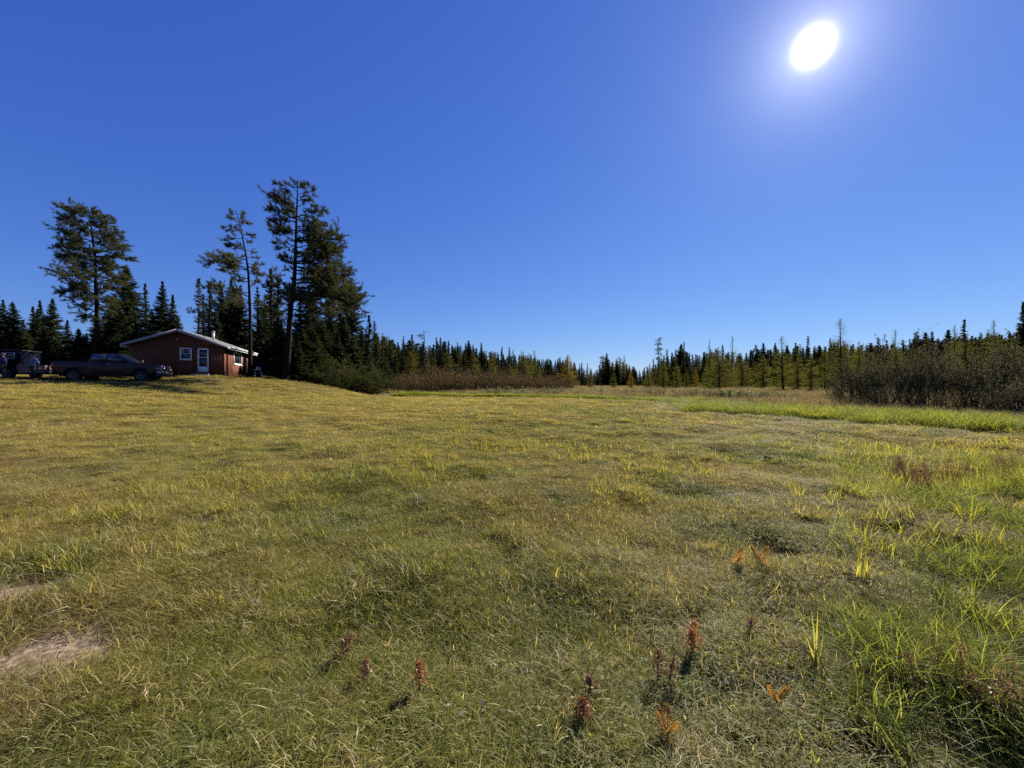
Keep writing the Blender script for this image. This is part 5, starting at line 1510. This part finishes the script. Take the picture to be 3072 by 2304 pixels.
def dock(u, v, h, label, seed, mat='dock', stems=1, dens=1.0, lean=.2, wide=1.0, leaf=False, group=None):
    rng = np.random.default_rng(seed); p = on_ground(u, v)
    root = empty('dock_plant', tuple(p), rng.random() * 6, label, 'dock plant', group)
    for i in range(stems):
        az = rng.random() * 6.28; l = lean * rng.uniform(.3, 1.2)
        d = np.array([math.cos(az) * l, math.sin(az) * l, 1.0]); d /= np.linalg.norm(d)
        hh = h * rng.uniform(.7, 1.0); t = np.linspace(0, 1, 8)
        base = np.array([rng.normal(0, .03 * stems ** .5), rng.normal(0, .03 * stems ** .5), 0]) if stems > 1 else np.zeros(3)
        P = base + d * (t * hh)[:, None] + rng.normal(0, .006, (8, 3))
        st = MB(); st.path(P, np.linspace(.004, .0015, 8), 5); st.build('stem', M['dock'], root)
        sd = MB(); n = int(300 * dens)
        f = rng.uniform(.35, 1.02, n); C = base + d * (f * hh)[:, None] + rng.normal(0, .014 * wide, (n, 3)) * (1.3 - f)[:, None] * 1.6
        D = rng.normal(0, .6, (n, 3)) + np.array([0, 0, .5])
        sd.leaves(C, D, rng.uniform(.008, .017, n), .009, rng); sd.build('seed_head', M[mat], root)['kind'] = 'stuff'
    if leaf:
        lf = MB(); n = 160
        C = rng.normal(0, .06, (n, 3)); C[:, 2] = rng.uniform(.02, h * .5, n)
        lf.leaves(C, rng.normal(0, 1, (n, 3)) + [0, 0, .4], rng.uniform(.015, .03, n), .010, rng); lf.build('leaves', M['weed'], root)['kind'] = 'stuff'
def molehill(u, v, r, label, seed):
    rng = np.random.default_rng(seed); p = on_ground(u, v)
    bm = bmesh.new(); bmesh.ops.create_icosphere(bm, subdivisions=4, radius=1)
    for vv in bm.verts:
        n = fbm(np.array([vv.co.x * 3 + seed]), np.array([vv.co.y * 3 + vv.co.z * 2]), 1.0, seed, 4)[0]
        vv.co *= .65 + .7 * n; vv.co.z *= .5
    me = bpy.data.meshes.new('molehill'); bm.to_mesh(me); bm.free(); me.transform(Matrix.Scale(r, 4))
    o = link('molehill', me, None, M['molehill'], loc=p + Vector((0, 0, .0))); tag(o, label, 'earth mound')

tuft(2450, 1985, .30, 9, 'tall upright yellow green tuft standing alone above the rust brown stalks', 501, wid=.010, lean=.12, spread=.02)
tuft(2385, 1998, .15, 6, 'short yellow tuft close beside the tall upright one', 502, wid=.008, lean=.2, spread=.02)
tuft(2572, 2018, .20, 5, 'thin two bladed yellowish tuft between two sedge tufts', 503, wid=.007, lean=.12, spread=.015)
tuft(2660, 2012, .17, 7, 'small yellow tuft leaning outward near the dark brown dock', 504, wid=.008, lean=.3, spread=.02)
tuft(2485, 2238, .15, 6, 'bright lemon tuft with three broad blades beside rusty ferns', 505, wid=.010, lean=.25, spread=.015)
tuft(2415, 2230, .13, 3, 'pair of slender yellow blades beside the lemon tuft', 506, wid=.008, lean=.15, spread=.01)
tuft(2445, 2296, .10, 3, 'single bright broad blade bent over the dark soil', 507, wid=.013, lean=.3, spread=.01)
tuft(2590, 1735, .34, 10, 'yellow green tuft with one bleached arching blade', 508, wid=.012, lean=.35, spread=.04)
tuft(2170, 1725, .20, 6, 'yellow blades in front of the two orange ferns', 509, wid=.010, lean=.25, spread=.04)
tuft(1665, 1745, .22, 6, 'small lone green gold tuft in the middle of the turf', 510, wid=.009, lean=.2, spread=.03)
tuft(2118, 1650, .34, 3, 'one long curved yellow blade rising from mown turf', 511, wid=.011, lean=.25, spread=.02)
tuft(2690, 1655, .16, 160, 'low rounded dark green tussock like a cushion', 512, mat='sedge', wid=.006, lean=.6, spread=.17, bend=.8)
tuft(2930, 1880, .40, 60, 'dense green sedge clump above the dark brown dock', 513, mat='sedge', wid=.007, lean=.5, spread=.16, bend=.9)
tuft(2820, 1800, .42, 60, 'arching green sedge clump with pale drooping blades', 514, mat='sedge', wid=.007, lean=.55, spread=.18, bend=1.0)
tuft(3010, 1760, .45, 70, 'big green sedge clump spilling over at the field edge', 515, mat='sedge', wid=.007, lean=.5, spread=.2, bend=.9)
for i, (uu, vv, hh) in enumerate([(2405, 1490, .42), (2500, 1500, .40), (2560, 1480, .45), (2630, 1560, .4), (2735, 1545, .5), (2690, 1600, .4), (2590, 1640, .35), (2830, 1600, .5), (2900, 1560, .55), (2960, 1640, .45), (2800, 1660, .4), (2380, 1470, .35)]):
    tuft(uu, vv, hh * .85, 30, 'broad bladed yellow green tuft among the brown dock at the tall grass patch', 520 + i, wid=.009, lean=.4, bend=.7, spread=.14, group='yellow tufts in the tall grass patch')
fern(2212, 1700, .15, 'orange bracken frond left of its twin', 541, n=2)
fern(2285, 1706, .17, 'larger orange bracken frond pointing up beside dark soil', 542, n=2)
fern(2330, 2118, .11, 'bright orange bracken beside a hollow in the turf', 543, n=2)
fern(2005, 2215, .11, 'rusty bracken with a pale red base at the foot of short grass', 544, n=3)
dock(1030, 1985, .16, 'fat pinkish brown dock head bent to one side in the turf', 551, dens=1.6, wide=1.7)
dock(1262, 2085, .17, 'slim orange red dock spike leaning right', 552, mat='rust', dens=1.0)
dock(1098, 2052, .11, 'small dull brown dock beside the fat pinkish one', 553, dens=.8)
dock(1770, 2085, .08, 'short stubby red brown dock alone in green turf', 554, dens=.7)
dock(1750, 2180, .10, 'flattened red dock lying across the grass', 555, mat='rust', dens=.9, lean=2.5)
dock(2080, 1955, .20, 'dark red dock spike rising from bare litter', 556, mat='rust', stems=2, dens=.9)
dock(2020, 2090, .20, 'brown dock with a leafy dark green stem', 557, stems=2, dens=.8, leaf=True)
dock(2250, 1890, .10, 'little russet dock next to the dark soil ridge', 558, dens=.6)
dock(2930, 2120, .30, 'big dark brown dock bush with many seed stalks', 559, stems=7, dens=.6, lean=.5, wide=2.2, leaf=True)
for i, (uu, vv) in enumerate([(2745, 1455), (2775, 1480), (2690, 1440), (2850, 1450), (3030, 1445)]):
    dock(uu, vv, .42, 'chocolate brown dock stand in the yellow tall grass', 570 + i, stems=5, dens=1.0, lean=.4, wide=2.6, group='brown docks in the tall grass')
molehill(2402, 1645, .05, 'fresh black molehill in the right of the turf', 3)
molehill(2310, 1378, .12, 'dark low earth mound by the reddish patch', 4)
